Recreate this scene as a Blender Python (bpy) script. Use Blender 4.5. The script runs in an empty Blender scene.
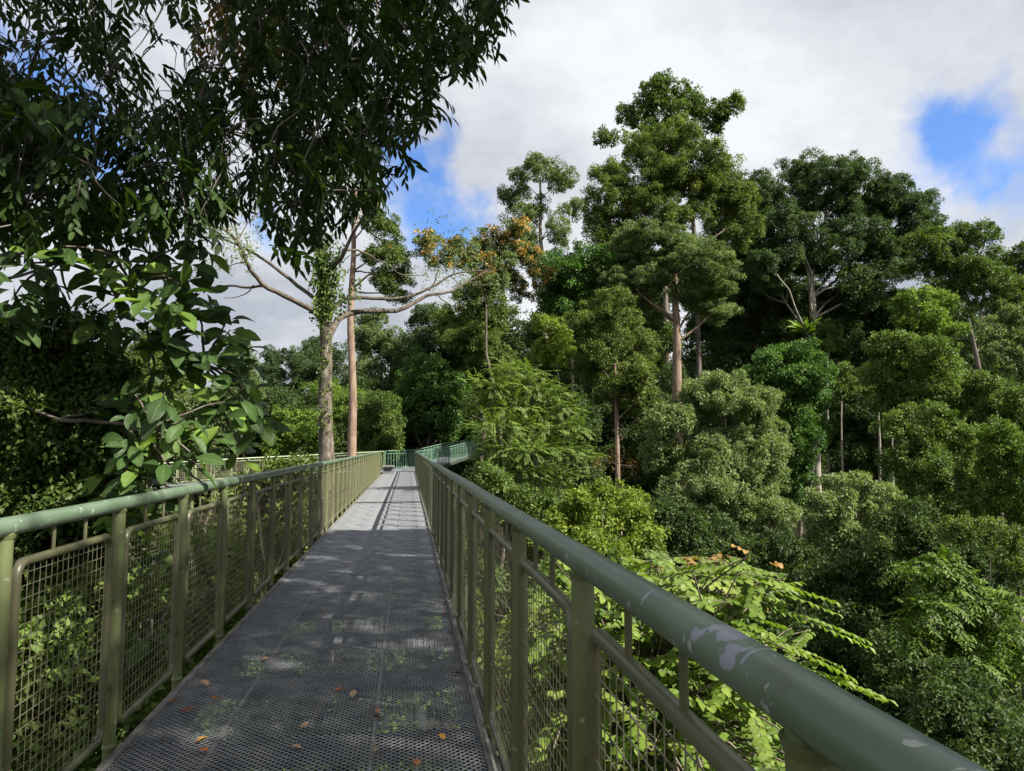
import bpy, math, random
import numpy as np

# ------------------------------------------------------------------ camera, sky, sun, exposure
SC = bpy.context.scene
COL = SC.collection
F = 730.0
YAW, PITCH = 0.1411, 0.0836
EYE = np.array([0.0, 0.0, 1.5])

cam_d = bpy.data.cameras.new('camera')
cam = bpy.data.objects.new('camera', cam_d)
COL.objects.link(cam)
cam.location = EYE
cam.rotation_euler = (math.pi / 2 + PITCH, 0, -YAW)
cam_d.sensor_width = 36.0
cam_d.lens = 36.0 * F / 1024.0
cam_d.clip_start = 0.05
cam_d.clip_end = 3000
SC.camera = cam


def ray(px, py):
    u, v = (px - 512.0) / F, (385.5 - py) / F
    y = math.cos(PITCH) - math.sin(PITCH) * v
    z = math.sin(PITCH) + math.cos(PITCH) * v
    return np.array([math.cos(YAW) * u + math.sin(YAW) * y, -math.sin(YAW) * u + math.cos(YAW) * y, z])


def W(px, py, Y):
    """measured picture position at distance Y along the walkway -> world point"""
    d = ray(px, py)
    return EYE + d * (Y / d[1])


def ppm(px, Y):
    """metres per pixel there"""
    return (Y / ray(px, 443)[1]) / F


SUN = np.array([0.60, -0.40, 0.69]); SUN /= np.linalg.norm(SUN)
sun_el = math.asin(SUN[2])
sun_az = math.atan2(SUN[0], SUN[1])

world = bpy.data.worlds.new('World'); SC.world = world; world.use_nodes = True
wn, wl = world.node_tree.nodes, world.node_tree.links
wn.clear()


def wnode(t, **k):
    n = wn.new(t)
    for a, b in k.items(): setattr(n, a, b)
    return n


w_out = wnode('ShaderNodeOutputWorld'); w_bg = wnode('ShaderNodeBackground'); w_bg.inputs[1].default_value = 0.10
sky = wnode('ShaderNodeTexSky', sky_type='NISHITA', sun_disc=False, sun_elevation=sun_el, sun_rotation=sun_az)
sky.dust_density = 0.6; sky.ozone_density = 2.0
tc = wnode('ShaderNodeTexCoord')
sep = wnode('ShaderNodeSeparateXYZ'); wl.new(tc.outputs['Generated'], sep.inputs[0])


def wmath(op, a, b=None, clamp=False):
    n = wnode('ShaderNodeMath', operation=op, use_clamp=clamp)
    for i, x in enumerate((a, b)):
        if x is None: continue
        if isinstance(x, (int, float)): n.inputs[i].default_value = x
        else: wl.new(x, n.inputs[i])
    return n.outputs[0]


zz = wmath('ADD', wmath('MAXIMUM', sep.outputs[2], 0.0), 0.32)
cmb = wnode('ShaderNodeCombineXYZ')
wl.new(wmath('DIVIDE', sep.outputs[0], zz), cmb.inputs[0]); wl.new(wmath('DIVIDE', sep.outputs[1], zz), cmb.inputs[1])
nz = wnode('ShaderNodeTexNoise'); nz.inputs['Scale'].default_value = 2.2; nz.inputs['Detail'].default_value = 9; nz.inputs['Roughness'].default_value = 0.56
wl.new(cmb.outputs[0], nz.inputs['Vector'])
nz2 = wnode('ShaderNodeTexNoise'); nz2.inputs['Scale'].default_value = 1.1; nz2.inputs['Detail'].default_value = 7; nz2.inputs['Roughness'].default_value = 0.6
off = wnode('ShaderNodeVectorMath', operation='ADD'); off.inputs[1].default_value = (3.1, 7.7, 0.4)
wl.new(cmb.outputs[0], off.inputs[0]); wl.new(off.outputs[0], nz2.inputs['Vector'])
# breaks in the cloud cover where the blue sky shows
nzw = wnode('ShaderNodeTexNoise'); nzw.inputs['Scale'].default_value = 5.5; nzw.inputs['Detail'].default_value = 6; nzw.inputs['Roughness'].default_value = .55
wl.new(tc.outputs['Generated'], nzw.inputs['Vector'])
wsc = wnode('ShaderNodeVectorMath', operation='MULTIPLY_ADD'); wsc.inputs[1].default_value = (.34, .34, .34); wsc.inputs[2].default_value = (-.17, -.17, -.17)
wl.new(nzw.outputs['Color'], wsc.inputs[0])
warp = wnode('ShaderNodeVectorMath', operation='ADD'); wl.new(wsc.outputs[0], warp.inputs[0]); wl.new(tc.outputs['Generated'], warp.inputs[1])
blue = None
for (bx, by, br, amt) in ((425, 190, 80, 1.0), (400, 245, 45, 0.7), (960, 165, 85, 0.85), (925, 200, 50, .5), (1010, 225, 45, .6), (1030, 150, 60, .7), (385, 150, 50, .8), (60, 120, 120, 0.9), (270, 225, 50, 0.6), (1200, 120, 160, .8), (-250, 60, 200, .8)):
    d = ray(bx, by); d = d / np.linalg.norm(d)
    dp = wnode('ShaderNodeVectorMath', operation='DISTANCE'); dp.inputs[1].default_value = tuple(d)
    wl.new(warp.outputs[0], dp.inputs[0])
    v = wmath('MULTIPLY', wmath('SUBTRACT', 1.0, wmath('DIVIDE', dp.outputs['Value'], br / F), clamp=True), amt)
    blue = v if blue is None else wmath('MAXIMUM', blue, v)
cov = wmath('ADD', wmath('MULTIPLY', nz.outputs[0], 2.0), -0.35)
cov = wmath('SUBTRACT', cov, wmath('MULTIPLY', blue, 1.7))
mr = wnode('ShaderNodeMapRange', interpolation_type='SMOOTHSTEP'); wl.new(cov, mr.inputs[0])
mr.inputs[1].default_value = -0.62; mr.inputs[2].default_value = 0.36
cr = wnode('ShaderNodeValToRGB'); wl.new(nz2.outputs[0], cr.inputs[0])
cr.color_ramp.elements[0].position = 0.40; cr.color_ramp.elements[0].color = (2.15, 2.32, 2.65, 1)
cr.color_ramp.elements[1].position = 0.62; cr.color_ramp.elements[1].color = (4.0, 4.1, 4.25, 1)
mixw = wnode('ShaderNodeMix', data_type='RGBA')
wl.new(mr.outputs[0], mixw.inputs[0]); 
tintb = wnode('ShaderNodeMix', data_type='RGBA', blend_type='MULTIPLY'); tintb.inputs[0].default_value = 1.0
wl.new(sky.outputs[0], tintb.inputs[6]); tintb.inputs[7].default_value = (.52, .70, .98, 1)
wl.new(tintb.outputs[2], mixw.inputs[6]); wl.new(cr.outputs[0], mixw.inputs[7])
wl.new(mixw.outputs[2], w_bg.inputs[0]); wl.new(w_bg.outputs[0], w_out.inputs[0])

sd = bpy.data.lights.new('sun', 'SUN'); sd.energy = 5.0; sd.angle = math.radians(0.5); sd.color = (1.0, 0.95, 0.86)
so = bpy.data.objects.new('sun', sd); COL.objects.link(so)
so.rotation_euler = (math.pi / 2 - sun_el, 0, math.pi - sun_az) if False else (0, 0, 0)
from mathutils import Vector
so.rotation_euler = Vector(SUN).to_track_quat('Z', 'Y').to_euler()
SC.view_settings.view_transform = 'Standard'
SC.view_settings.look = 'None'
SC.view_settings.exposure = 1.22
SC.view_settings.gamma = 1.0
SC.view_settings.use_curve_mapping = False
SC.cycles.max_bounces = 6
SC.cycles.diffuse_bounces = 3
SC.cycles.transmission_bounces = 3
SC.cycles.glossy_bounces = 2
SC.cycles.transparent_max_bounces = 4
SC.cycles.caustics_reflective = False
SC.cycles.caustics_refractive = False

# ------------------------------------------------------------------ helpers
RNG = np.random.default_rng(11)
PY = random.Random(5)


def nrm(a):
    a = np.asarray(a, float)
    return a / (np.linalg.norm(a, axis=-1, keepdims=True) + 1e-9)


class MB:
    """collects geometry, builds ONE mesh"""
    def __init__(s):
        s.v = []; s.n = 0; s.f = []; s.t = []; s.uv = []; s.sm = []

    def add(s, V, Fc, tint=None, uv=None, smooth=True):
        V = np.asarray(V, float).reshape(-1, 3); Fc = np.asarray(Fc, np.int64)
        s.v.append(V); s.f.append(Fc + s.n); s.n += len(V)
        k = len(Fc)
        s.t.append(np.full(k, 0.5) if tint is None else np.broadcast_to(tint, (k,)).astype(float))
        s.uv.append(np.zeros((Fc.size, 2)) if uv is None else uv)
        s.sm.append(np.full(k, smooth))
        return s

    def box(s, a, b, tint=None):
        (x0, y0, z0), (x1, y1, z1) = a, b
        V = [(x0, y0, z0), (x1, y0, z0), (x1, y1, z0), (x0, y1, z0), (x0, y0, z1), (x1, y0, z1), (x1, y1, z1), (x0, y1, z1)]
        return s.add(V, [(0, 3, 2, 1), (4, 5, 6, 7), (0, 1, 5, 4), (1, 2, 6, 5), (2, 3, 7, 6), (3, 0, 4, 7)], tint, smooth=False)

    def tube(s, P, R, n=10, cap=True, tint=None):
        P = np.asarray(P, float); m = len(P)
        R = np.atleast_1d(np.asarray(R, float)); R = np.interp(np.linspace(0, 1, m), np.linspace(0, 1, len(R)), R) if len(R) > 1 else np.full(m, R[0])
        T = np.zeros_like(P); T[1:-1] = P[2:] - P[:-2]; T[0] = P[1] - P[0]; T[-1] = P[-1] - P[-2]
        T = nrm(T)
        ref = np.array([0, 0, 1.0]) if abs(T[0][2]) < 0.9 else np.array([1.0, 0, 0])
        V = np.zeros((m, n, 3)); a = np.arange(n) * 2 * math.pi / n
        u = nrm(np.cross(T[0], ref))
        for i in range(m):
            u = nrm(u - np.dot(u, T[i]) * T[i]); w = np.cross(T[i], u)
            V[i] = P[i] + R[i] * (np.cos(a)[:, None] * u + np.sin(a)[:, None] * w)
        i = np.arange(m - 1)[:, None] * n; j = np.arange(n)[None, :]; j2 = (j + 1) % n
        Fc = np.stack([i + j, i + j2, i + n + j2, i + n + j], -1).reshape(-1, 4)
        s.add(V.reshape(-1, 3), Fc, tint)
        if cap:
            c = V[-1].mean(0); k = np.arange(n)
            s.add(np.vstack([V[-1], [c]]), np.stack([k, (k + 1) % n, np.full(n, n)], -1), tint)
            c = V[0].mean(0)
            s.add(np.vstack([V[0], [c]]), np.stack([(k + 1) % n, k, np.full(n, n)], -1), tint)
        return s

    def mesh(s, name, mat):
        me = bpy.data.meshes.new(name)
        V = np.concatenate(s.v); nf = sum(len(f) for f in s.f)
        me.vertices.add(len(V)); me.vertices.foreach_set('co', V.ravel().astype(np.float32))
        loops = np.concatenate([f.ravel() for f in s.f]).astype(np.int32)
        tot = np.concatenate([np.full(len(f), f.shape[1]) for f in s.f]).astype(np.int32)
        st = np.concatenate([[0], np.cumsum(tot)[:-1]]).astype(np.int32)
        me.loops.add(len(loops)); me.loops.foreach_set('vertex_index', loops)
        me.polygons.add(nf); me.polygons.foreach_set('loop_start', st); me.polygons.foreach_set('loop_total', tot)
        me.polygons.foreach_set('use_smooth', np.concatenate(s.sm))
        at = me.attributes.new('tint', 'FLOAT', 'FACE'); at.data.foreach_set('value', np.concatenate(s.t).astype(np.float32))
        if any(u.any() for u in s.uv):
            ul = me.uv_layers.new(name='UVMap'); ul.data.foreach_set('uv', np.concatenate(s.uv).ravel().astype(np.float32))
        me.update(calc_edges=True)
        me.materials.append(mat)
        return me

    def build(s, name, mat, parent=None):
        o = bpy.data.objects.new(name, s.mesh(name, mat)); COL.objects.link(o)
        if parent is not None: o.parent = parent
        return o


def inst(name, me, parent=None, loc=(0, 0, 0), rz=0.0):
    o = bpy.data.objects.new(name, me); COL.objects.link(o)
    if parent is not None: o.parent = parent
    o.location = loc; o.rotation_euler = (0, 0, rz)
    return o


def tag(o, label=None, cat=None, group=None, kind=None):
    if label: o['label'] = label
    if cat: o['category'] = cat
    if group: o['group'] = group
    if kind: o['kind'] = kind
    return o


def thing(name, label, cat, group=None, loc=(0, 0, 0)):
    o = bpy.data.objects.new(name, None); COL.objects.link(o); o.location = loc
    return tag(o, label, cat, group)


# ------------------------------------------------------------------ materials
def mat(name):
    m = bpy.data.materials.new(name); m.use_nodes = True
    nt = m.node_tree; b = nt.nodes['Principled BSDF']
    return m, nt.nodes, nt.links, b, nt.nodes['Material Output']


def ramp(nodes, cols, pos=None):
    r = nodes.new('ShaderNodeValToRGB'); el = r.color_ramp.elements
    pos = pos or [i / (len(cols) - 1) for i in range(len(cols))]
    while len(el) < len(cols): el.new(0.5)
    for e, c, p in zip(el, cols, pos): e.position = p; e.color = (*c, 1)
    return r


def leaf_mat(name, cols, rough=0.5, trans=0.32, spec=0.35, veins=False, patch=0.35):
    m, N, L, b, out = mat(name)
    at = N.new('ShaderNodeAttribute'); at.attribute_name = 'tint'
    # broad patches of older and younger foliage
    nt = N.new('ShaderNodeTexNoise'); nt.inputs['Scale'].default_value = patch; nt.inputs['Detail'].default_value = 2
    g = N.new('ShaderNodeNewGeometry'); L.new(g.outputs['Position'], nt.inputs['Vector'])
    m1 = N.new('ShaderNodeMath'); m1.operation = 'MULTIPLY_ADD'; m1.inputs[1].default_value = 0.9; m1.inputs[2].default_value = -0.45
    L.new(nt.outputs[0], m1.inputs[0])
    m2 = N.new('ShaderNodeMath'); m2.operation = 'ADD'; m2.use_clamp = True
    L.new(at.outputs['Fac'], m2.inputs[0]); L.new(m1.outputs[0], m2.inputs[1])
    r = ramp(N, cols); L.new(m2.outputs[0], r.inputs[0])
    col = r.outputs[0]
    if veins:
        uv = N.new('ShaderNodeUVMap'); sp = N.new('ShaderNodeSeparateXYZ'); L.new(uv.outputs[0], sp.inputs[0])
        ab = N.new('ShaderNodeMath'); ab.operation = 'ABSOLUTE'; L.new(sp.outputs[1], ab.inputs[0])
        q = N.new('ShaderNodeMath'); q.operation = 'MULTIPLY_ADD'; q.inputs[1].default_value = -0.55; L.new(ab.outputs[0], q.inputs[0]); L.new(sp.outputs[0], q.inputs[2])
        w = N.new('ShaderNodeMath'); w.operation = 'MULTIPLY'; w.inputs[1].default_value = 11.0; L.new(q.outputs[0], w.inputs[0])
        fr = N.new('ShaderNodeMath'); fr.operation = 'PINGPONG'; fr.inputs[1].default_value = 0.5; L.new(w.outputs[0], fr.inputs[0])
        a1 = N.new('ShaderNodeMapRange'); L.new(fr.outputs[0], a1.inputs[0]); a1.inputs[1].default_value = 0.0; a1.inputs[2].default_value = 0.12; a1.inputs[3].default_value = 1; a1.inputs[4].default_value = 0
        a2 = N.new('ShaderNodeMapRange'); L.new(ab.outputs[0], a2.inputs[0]); a2.inputs[1].default_value = 0.03; a2.inputs[2].default_value = 0.09; a2.inputs[3].default_value = 1; a2.inputs[4].default_value = 0
        mx = N.new('ShaderNodeMath'); mx.operation = 'MAXIMUM'; L.new(a1.outputs[0], mx.inputs[0]); L.new(a2.outputs[0], mx.inputs[1])
        sc = N.new('ShaderNodeMath'); sc.operation = 'MULTIPLY'; sc.inputs[1].default_value = 0.35; L.new(mx.outputs[0], sc.inputs[0])
        mc = N.new('ShaderNodeMix'); mc.data_type = 'RGBA'; L.new(sc.outputs[0], mc.inputs[0]); L.new(col, mc.inputs[6]); mc.inputs[7].default_value = (0.22, 0.27, 0.10, 1)
        col = mc.outputs[2]
        bp = N.new('ShaderNodeBump'); bp.inputs['Strength'].default_value = 0.5; bp.inputs['Distance'].default_value = 0.01
        L.new(fr.outputs[0], bp.inputs['Height']); L.new(bp.outputs[0], b.inputs['Normal'])
    L.new(col, b.inputs['Base Color'])
    b.inputs['Roughness'].default_value = rough; b.inputs['Specular IOR Level'].default_value = spec
    tr = N.new('ShaderNodeBsdfTranslucent')
    tb = N.new('ShaderNodeMix'); tb.data_type = 'RGBA'; tb.blend_type = 'MULTIPLY'; tb.inputs[0].default_value = 1
    L.new(col, tb.inputs[6]); tb.inputs[7].default_value = (1.35, 1.5, 0.55, 1); L.new(tb.outputs[2], tr.inputs[0])
    ms = N.new('ShaderNodeMixShader'); ms.inputs[0].default_value = trans
    L.new(b.outputs[0], ms.inputs[1]); L.new(tr.outputs[0], ms.inputs[2]); L.new(ms.outputs[0], out.inputs[0])
    return m


def noise_mat(name, cols, scale=6, rough=0.85, bump=0.4, stretch=(1, 1, 1), detail=6, metal=0.0, pos=None, bdist=0.02):
    m, N, L, b, out = mat(name)
    g = N.new('ShaderNodeTexCoord'); mp = N.new('ShaderNodeMapping'); mp.inputs['Scale'].default_value = stretch
    L.new(g.outputs['Object'], mp.inputs[0])
    n = N.new('ShaderNodeTexNoise'); n.inputs['Scale'].default_value = scale; n.inputs['Detail'].default_value = detail; n.inputs['Roughness'].default_value = 0.62
    L.new(mp.outputs[0], n.inputs['Vector'])
    r = ramp(N, cols, pos or [0.3 + 0.4 * i / (len(cols) - 1) for i in range(len(cols))]); L.new(n.outputs[0], r.inputs[0])
    L.new(r.outputs[0], b.inputs['Base Color'])
    b.inputs['Roughness'].default_value = rough; b.inputs['Metallic'].default_value = metal
    b.inputs['Specular IOR Level'].default_value = 0.3
    if bump:
        bp = N.new('ShaderNodeBump'); bp.inputs['Strength'].default_value = bump; bp.inputs['Distance'].default_value = bdist
        L.new(n.outputs[0], bp.inputs['Height']); L.new(bp.outputs[0], b.inputs['Normal'])
    return m


G = {
    'dark': leaf_mat('foliage_dark', [(.030, .052, .016), (.055, .088, .026), (.095, .135, .040)], spec=.22),
    'blue': leaf_mat('foliage_bluegreen', [(.036, .064, .026), (.066, .105, .040), (.105, .155, .055)], spec=.22),
    'olive': leaf_mat('foliage_olive', [(.062, .090, .020), (.112, .155, .036), (.190, .225, .060)], spec=.22),
    'grey': leaf_mat('foliage_greygreen', [(.080, .120, .042), (.135, .185, .068), (.215, .265, .110)], spec=.25),
    'fresh': leaf_mat('foliage_fresh', [(.065, .115, .018), (.125, .195, .032), (.220, .300, .055)], trans=.35, spec=.22),
    'mid': leaf_mat('foliage_mid', [(.050, .084, .018), (.095, .145, .034), (.165, .225, .055)], spec=.22),
    'yellow': leaf_mat('foliage_yellowgreen', [(.100, .145, .022), (.195, .255, .040), (.320, .370, .070)], trans=.35, spec=.22),
    'rich': leaf_mat('foliage_rich', [(.032, .075, .016), (.064, .135, .028), (.120, .215, .048)], rough=.45, spec=.25),
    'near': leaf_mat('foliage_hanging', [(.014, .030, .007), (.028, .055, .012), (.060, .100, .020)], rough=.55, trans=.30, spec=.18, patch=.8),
    'big': leaf_mat('foliage_broad_leaf', [(.020, .048, .012), (.050, .105, .022), (.190, .300, .040)], rough=.45, trans=.30, veins=True, spec=.35, patch=.9),
    'bush': leaf_mat('foliage_small_leaf', [(.034, .060, .014), (.070, .110, .024), (.140, .195, .042)], patch=1.2, spec=.25),
    'shrub': leaf_mat('foliage_light_shrub', [(.080, .145, .016), (.160, .245, .028), (.310, .375, .075)], rough=.42, trans=.32, veins=True, spec=.4, patch=.9),
    'orange': leaf_mat('blossom_orange', [(.20, .14, .04), (.34, .21, .055), (.44, .30, .09)], trans=.3),
    'rust': leaf_mat('foliage_rusty', [(.10, .07, .02), (.20, .12, .03), (.30, .17, .04)], trans=.3),
    'red': leaf_mat('young_leaf_red', [(.16, .13, .04), (.30, .17, .05), (.40, .26, .07)], trans=.3),
}
BARK = {
    'brown': noise_mat('bark_brown', [(.07, .055, .04), (.16, .13, .10), (.26, .22, .17)], 5, .9, .8, (1, 1, .25)),
    'tan': noise_mat('bark_tan', [(.13, .088, .062), (.225, .155, .11), (.32, .24, .18)], 4, .85, .6, (1, 1, .3)),
    'pale': noise_mat('bark_pale', [(.15, .13, .10), (.27, .24, .195), (.40, .36, .30)], 3, .85, .5, (1, 1, .4)),
    'mossy': noise_mat('bark_mossy', [(.03, .032, .016), (.075, .065, .045), (.14, .115, .09), (.30, .27, .235)], 4.5, .9, .8, (1, 1, .5)),
    'limb': noise_mat('bark_limb', [(.045, .038, .03), (.095, .078, .06), (.17, .145, .12)], 5, .9, .6),
    'dry': noise_mat('dry_stem', [(.22, .17, .10), (.38, .31, .19), (.48, .42, .28)], 5, .8, .2),
    'grey': noise_mat('bark_grey', [(.06, .05, .04), (.12, .10, .08), (.20, .175, .145)], 4, .9, .6, (1, 1, .4)),
}


def paint_mat(name, base, light, worn, patchy=False):
    """weathered gloss paint: sun-bleached film, chips down to the grey primer, rusty specks"""
    m, N, L, b, out = mat(name)
    g = N.new('ShaderNodeNewGeometry')
    n1 = N.new('ShaderNodeTexNoise'); n1.inputs['Scale'].default_value = 2.3; n1.inputs['Detail'].default_value = 6; L.new(g.outputs['Position'], n1.inputs['Vector'])
    r1 = ramp(N, [base, base, light], [.3, .5, .72]); L.new(n1.outputs[0], r1.inputs[0])
    n2 = N.new('ShaderNodeTexNoise'); n2.inputs['Scale'].default_value = 26; n2.inputs['Detail'].default_value = 5; n2.inputs['Roughness'].default_value = .6; L.new(g.outputs['Position'], n2.inputs['Vector'])
    r2 = ramp(N, [(0, 0, 0), (1, 1, 1)], [.640, .662]); L.new(n2.outputs[0], r2.inputs[0])
    mx = N.new('ShaderNodeMix'); mx.data_type = 'RGBA'; L.new(r2.outputs[0], mx.inputs[0]); L.new(r1.outputs[0], mx.inputs[6]); mx.inputs[7].default_value = (*worn, 1)
    n3 = N.new('ShaderNodeTexNoise'); n3.inputs['Scale'].default_value = 11; n3.inputs['Detail'].default_value = 8; n3.inputs['Roughness'].default_value = .7; L.new(g.outputs['Position'], n3.inputs['Vector'])
    r3 = ramp(N, [(0, 0, 0), (1, 1, 1)], [.56, .72]); L.new(n3.outputs[0], r3.inputs[0])
    mh = N.new('ShaderNodeMath'); mh.operation = 'MULTIPLY'; mh.inputs[1].default_value = .55; L.new(r3.outputs[0], mh.inputs[0])
    mz = N.new('ShaderNodeMix'); mz.data_type = 'RGBA'; L.new(mh.outputs[0], mz.inputs[0]); L.new(mx.outputs[2], mz.inputs[6]); mz.inputs[7].default_value = (.10, .075, .045, 1)
    col = mz.outputs[2]
    if patchy:
        # the bare lilac-grey primer patch on the near handrail, ragged edges
        sp = N.new('ShaderNodeSeparateXYZ'); L.new(g.outputs['Position'], sp.inputs[0])
        prev = None
        for (cy, hw, zmin) in ((.99, .085, 1.212), (.90, .004, 1.22), (1.29, .006, 1.19)):
            s1 = N.new('ShaderNodeMath'); s1.operation = 'SUBTRACT'; s1.inputs[1].default_value = cy; L.new(sp.outputs[1], s1.inputs[0])
            s2 = N.new('ShaderNodeMath'); s2.operation = 'ABSOLUTE'; L.new(s1.outputs[0], s2.inputs[0])
            s3 = N.new('ShaderNodeMath'); s3.operation = 'MULTIPLY_ADD'; s3.inputs[1].default_value = -1 / hw; s3.inputs[2].default_value = 1; L.new(s2.outputs[0], s3.inputs[0])
            z1 = N.new('ShaderNodeMath'); z1.operation = 'SUBTRACT'; z1.inputs[1].default_value = zmin; L.new(sp.outputs[2], z1.inputs[0])
            z2 = N.new('ShaderNodeMath'); z2.operation = 'MULTIPLY'; z2.inputs[1].default_value = 28; L.new(z1.outputs[0], z2.inputs[0])
            mn = N.new('ShaderNodeMath'); mn.operation = 'MINIMUM'; L.new(s3.outputs[0], mn.inputs[0]); L.new(z2.outputs[0], mn.inputs[1])
            if prev is None: prev = mn
            else:
                q = N.new('ShaderNodeMath'); q.operation = 'MAXIMUM'; L.new(prev.outputs[0], q.inputs[0]); L.new(mn.outputs[0], q.inputs[1]); prev = q
        n4 = N.new('ShaderNodeTexNoise'); n4.inputs['Scale'].default_value = 22; n4.inputs['Detail'].default_value = 9; L.new(g.outputs['Position'], n4.inputs['Vector'])
        a = N.new('ShaderNodeMath'); a.operation = 'MULTIPLY_ADD'; a.inputs[1].default_value = 4.6; a.inputs[2].default_value = -2.55; L.new(n4.outputs[0], a.inputs[0])
        bb = N.new('ShaderNodeMath'); bb.operation = 'ADD'; L.new(a.outputs[0], bb.inputs[0]); L.new(prev.outputs[0], bb.inputs[1])
        cc = N.new('ShaderNodeMapRange'); cc.inputs[1].default_value = .12; cc.inputs[2].default_value = .24; L.new(bb.outputs[0], cc.inputs[0])
        mp = N.new('ShaderNodeMix'); mp.data_type = 'RGBA'; L.new(cc.outputs[0], mp.inputs[0]); L.new(col, mp.inputs[6]); mp.inputs[7].default_value = (.27, .28, .32, 1)
        col = mp.outputs[2]
    L.new(col, b.inputs['Base Color'])
    rr = N.new('ShaderNodeMapRange'); b.inputs['Specular IOR Level'].default_value = .6; rr.inputs[3].default_value = .26; rr.inputs[4].default_value = .46; L.new(n1.outputs[0], rr.inputs[0]); L.new(rr.outputs[0], b.inputs['Roughness'])
    bp = N.new('ShaderNodeBump'); bp.inputs['Strength'].default_value = .25; bp.inputs['Distance'].default_value = .002; L.new(n2.outputs[0], bp.inputs['Height']); L.new(bp.outputs[0], b.inputs['Normal'])
    return m


M_RAIL = paint_mat('green_rail_paint', (.100, .145, .092), (.155, .200, .140), (.34, .36, .30), True)
M_POST = paint_mat('olive_post_paint', (.105, .128, .050), (.145, .165, .072), (.24, .25, .16))
M_FRAME = paint_mat('stained_frame_paint', (.088, .090, .045), (.130, .125, .070), (.16, .11, .06))
M_FARPOST = paint_mat('yellow_green_post_paint', (.20, .25, .07), (.28, .33, .12), (.35, .36, .22))
M_TEAL = paint_mat('teal_rail_paint', (.105, .205, .135), (.175, .285, .200), (.40, .48, .40))
M_SAGE = paint_mat('sage_rail_paint', (.26, .32, .17), (.38, .42, .25), (.45, .47, .36))
M_WIRE = noise_mat('galvanised_wire', [(.09, .07, .035), (.20, .19, .12), (.32, .31, .22)], 18, .55, 0, metal=.3)
M_GRATE = noise_mat('steel_grating', [(.115, .123, .138), (.205, .212, .222), (.30, .30, .295)], 5, .5, 0, metal=.3, detail=8)
M_STEEL = noise_mat('weathered_steel', [(.10, .09, .075), (.20, .19, .17), (.32, .31, .28)], 9, .7, .3, metal=.2, bdist=.003)
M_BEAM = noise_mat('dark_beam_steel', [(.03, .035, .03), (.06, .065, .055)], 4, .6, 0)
M_GROUND = noise_mat('forest_floor', [(.018, .014, .008), (.035, .026, .014), (.035, .045, .016)], .6, .95, .6, detail=10, bdist=.15)
M_BENCH = noise_mat('grey_bench', [(.10, .10, .10), (.22, .22, .21)], 8, .8, .2)

# ------------------------------------------------------------------ ground
def sstep(a, b, x):
    t = np.clip((x - a) / (b - a), 0, 1); return t * t * (3 - 2 * t)


def ground(x, y):
    x = np.asarray(x, float); y = np.asarray(y, float)
    z = -13.0 - 2.0 * np.exp(-((x - 12) ** 2 + (y - 16) ** 2) / 260)
    z = z + 9.0 * sstep(22, 70, x + .35 * y) * sstep(15, 45, y) + 7.0 * sstep(50, 160, y) + 6.0 * sstep(-10, -90, x) * sstep(10, 80, y)
    z = z + 4.0 * sstep(8, 26, -x) * (1 - sstep(30, 60, y))
    z = z + .7 * np.sin(x * .21 + 1) * np.cos(y * .17) + .4 * np.sin(x * .6 + y * .5)
    return z


n = 141
t = np.linspace(-1, 1, n); gx = np.sign(t) * (np.abs(t) ** 2.2) * 900; gy = gx + 30
X, Yg = np.meshgrid(gx, gy)
V = np.stack([X, Yg, ground(X, Yg)], -1).reshape(-1, 3)
i = np.arange(n - 1)[:, None] * n + np.arange(n - 1)[None, :]
mb = MB(); mb.add(V, np.stack([i, i + 1, i + n + 1, i + n], -1).reshape(-1, 4))
tag(mb.build('ground', M_GROUND), 'dark shaded forest floor far below the walkway', 'ground', kind='structure')

# ------------------------------------------------------------------ walkway
SP = 1.0882           # post spacing
L0 = 2.9657 - 5 * SP   # first post behind the camera
AL, AR, BL, BR, RH = -1.372, 0.388, -1.469, 0.4512, 1.206


def grating(width, length, pw=.041, pl=.0200):
    """one panel of expanded metal: real diamond openings, tilted strands"""
    nx = int(width / pw); ny = int(length / pl); pw = width / nx; pl = length / ny
    a = []; b = []
    ii, jj = np.meshgrid(np.arange(nx + 1), np.arange(ny + 1))
    off = (jj % 2) * .5
    x0 = (ii + off) * pw; y0 = jj * pl
    ok = x0 <= width
    P = np.stack([x0, y0], -1)[ok]
    segs = []
    for sx in (-.5, .5):
        Q = P + np.array([sx * pw, pl]); m = (Q[:, 0] >= -1e-6) & (Q[:, 0] <= width + 1e-6) & (Q[:, 1] <= length + 1e-6)
        segs.append(np.hstack([P[m], Q[m]]))
    S = np.vstack(segs); k = len(S)
    # a strand: a thin slanted ribbon (top edge further back than the bottom edge)
    d = S[:, 2:] - S[:, :2]
    # short flat bond at each knuckle makes the openings hexagonal
    p = S[:, :2] + d * .0; q = S[:, 2:]
    V = np.zeros((k, 4, 3))
    V[:, 0, :2] = p + [0, -.0026]; V[:, 0, 2] = -.0034
    V[:, 1, :2] = q + [0, -.0026]; V[:, 1, 2] = -.0034
    V[:, 2, :2] = q + [0, .0024]; V[:, 2, 2] = 0
    V[:, 3, :2] = p + [0, .0024]; V[:, 3, 2] = 0
    m = MB(); m.add(V.reshape(-1, 3), np.arange(k * 4).reshape(-1, 4), smooth=False)
    # knuckles
    m2 = P[(P[:, 0] > 0) & (P[:, 0] < width)]
    V = np.zeros((len(m2), 4, 3)); w = pw * .16
    for c, (sx, sy, zz_) in enumerate(((-1, -1, -.0034), (1, -1, -.0034), (1, 1, .0005), (-1, 1, .0005))):
        V[:, c, 0] = m2[:, 0] + sx * w; V[:, c, 1] = m2[:, 1] + sy * .0034; V[:, c, 2] = zz_
    m.add(V.reshape(-1, 3), np.arange(len(m2) * 4).reshape(-1, 4), smooth=False)
    return m


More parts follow.
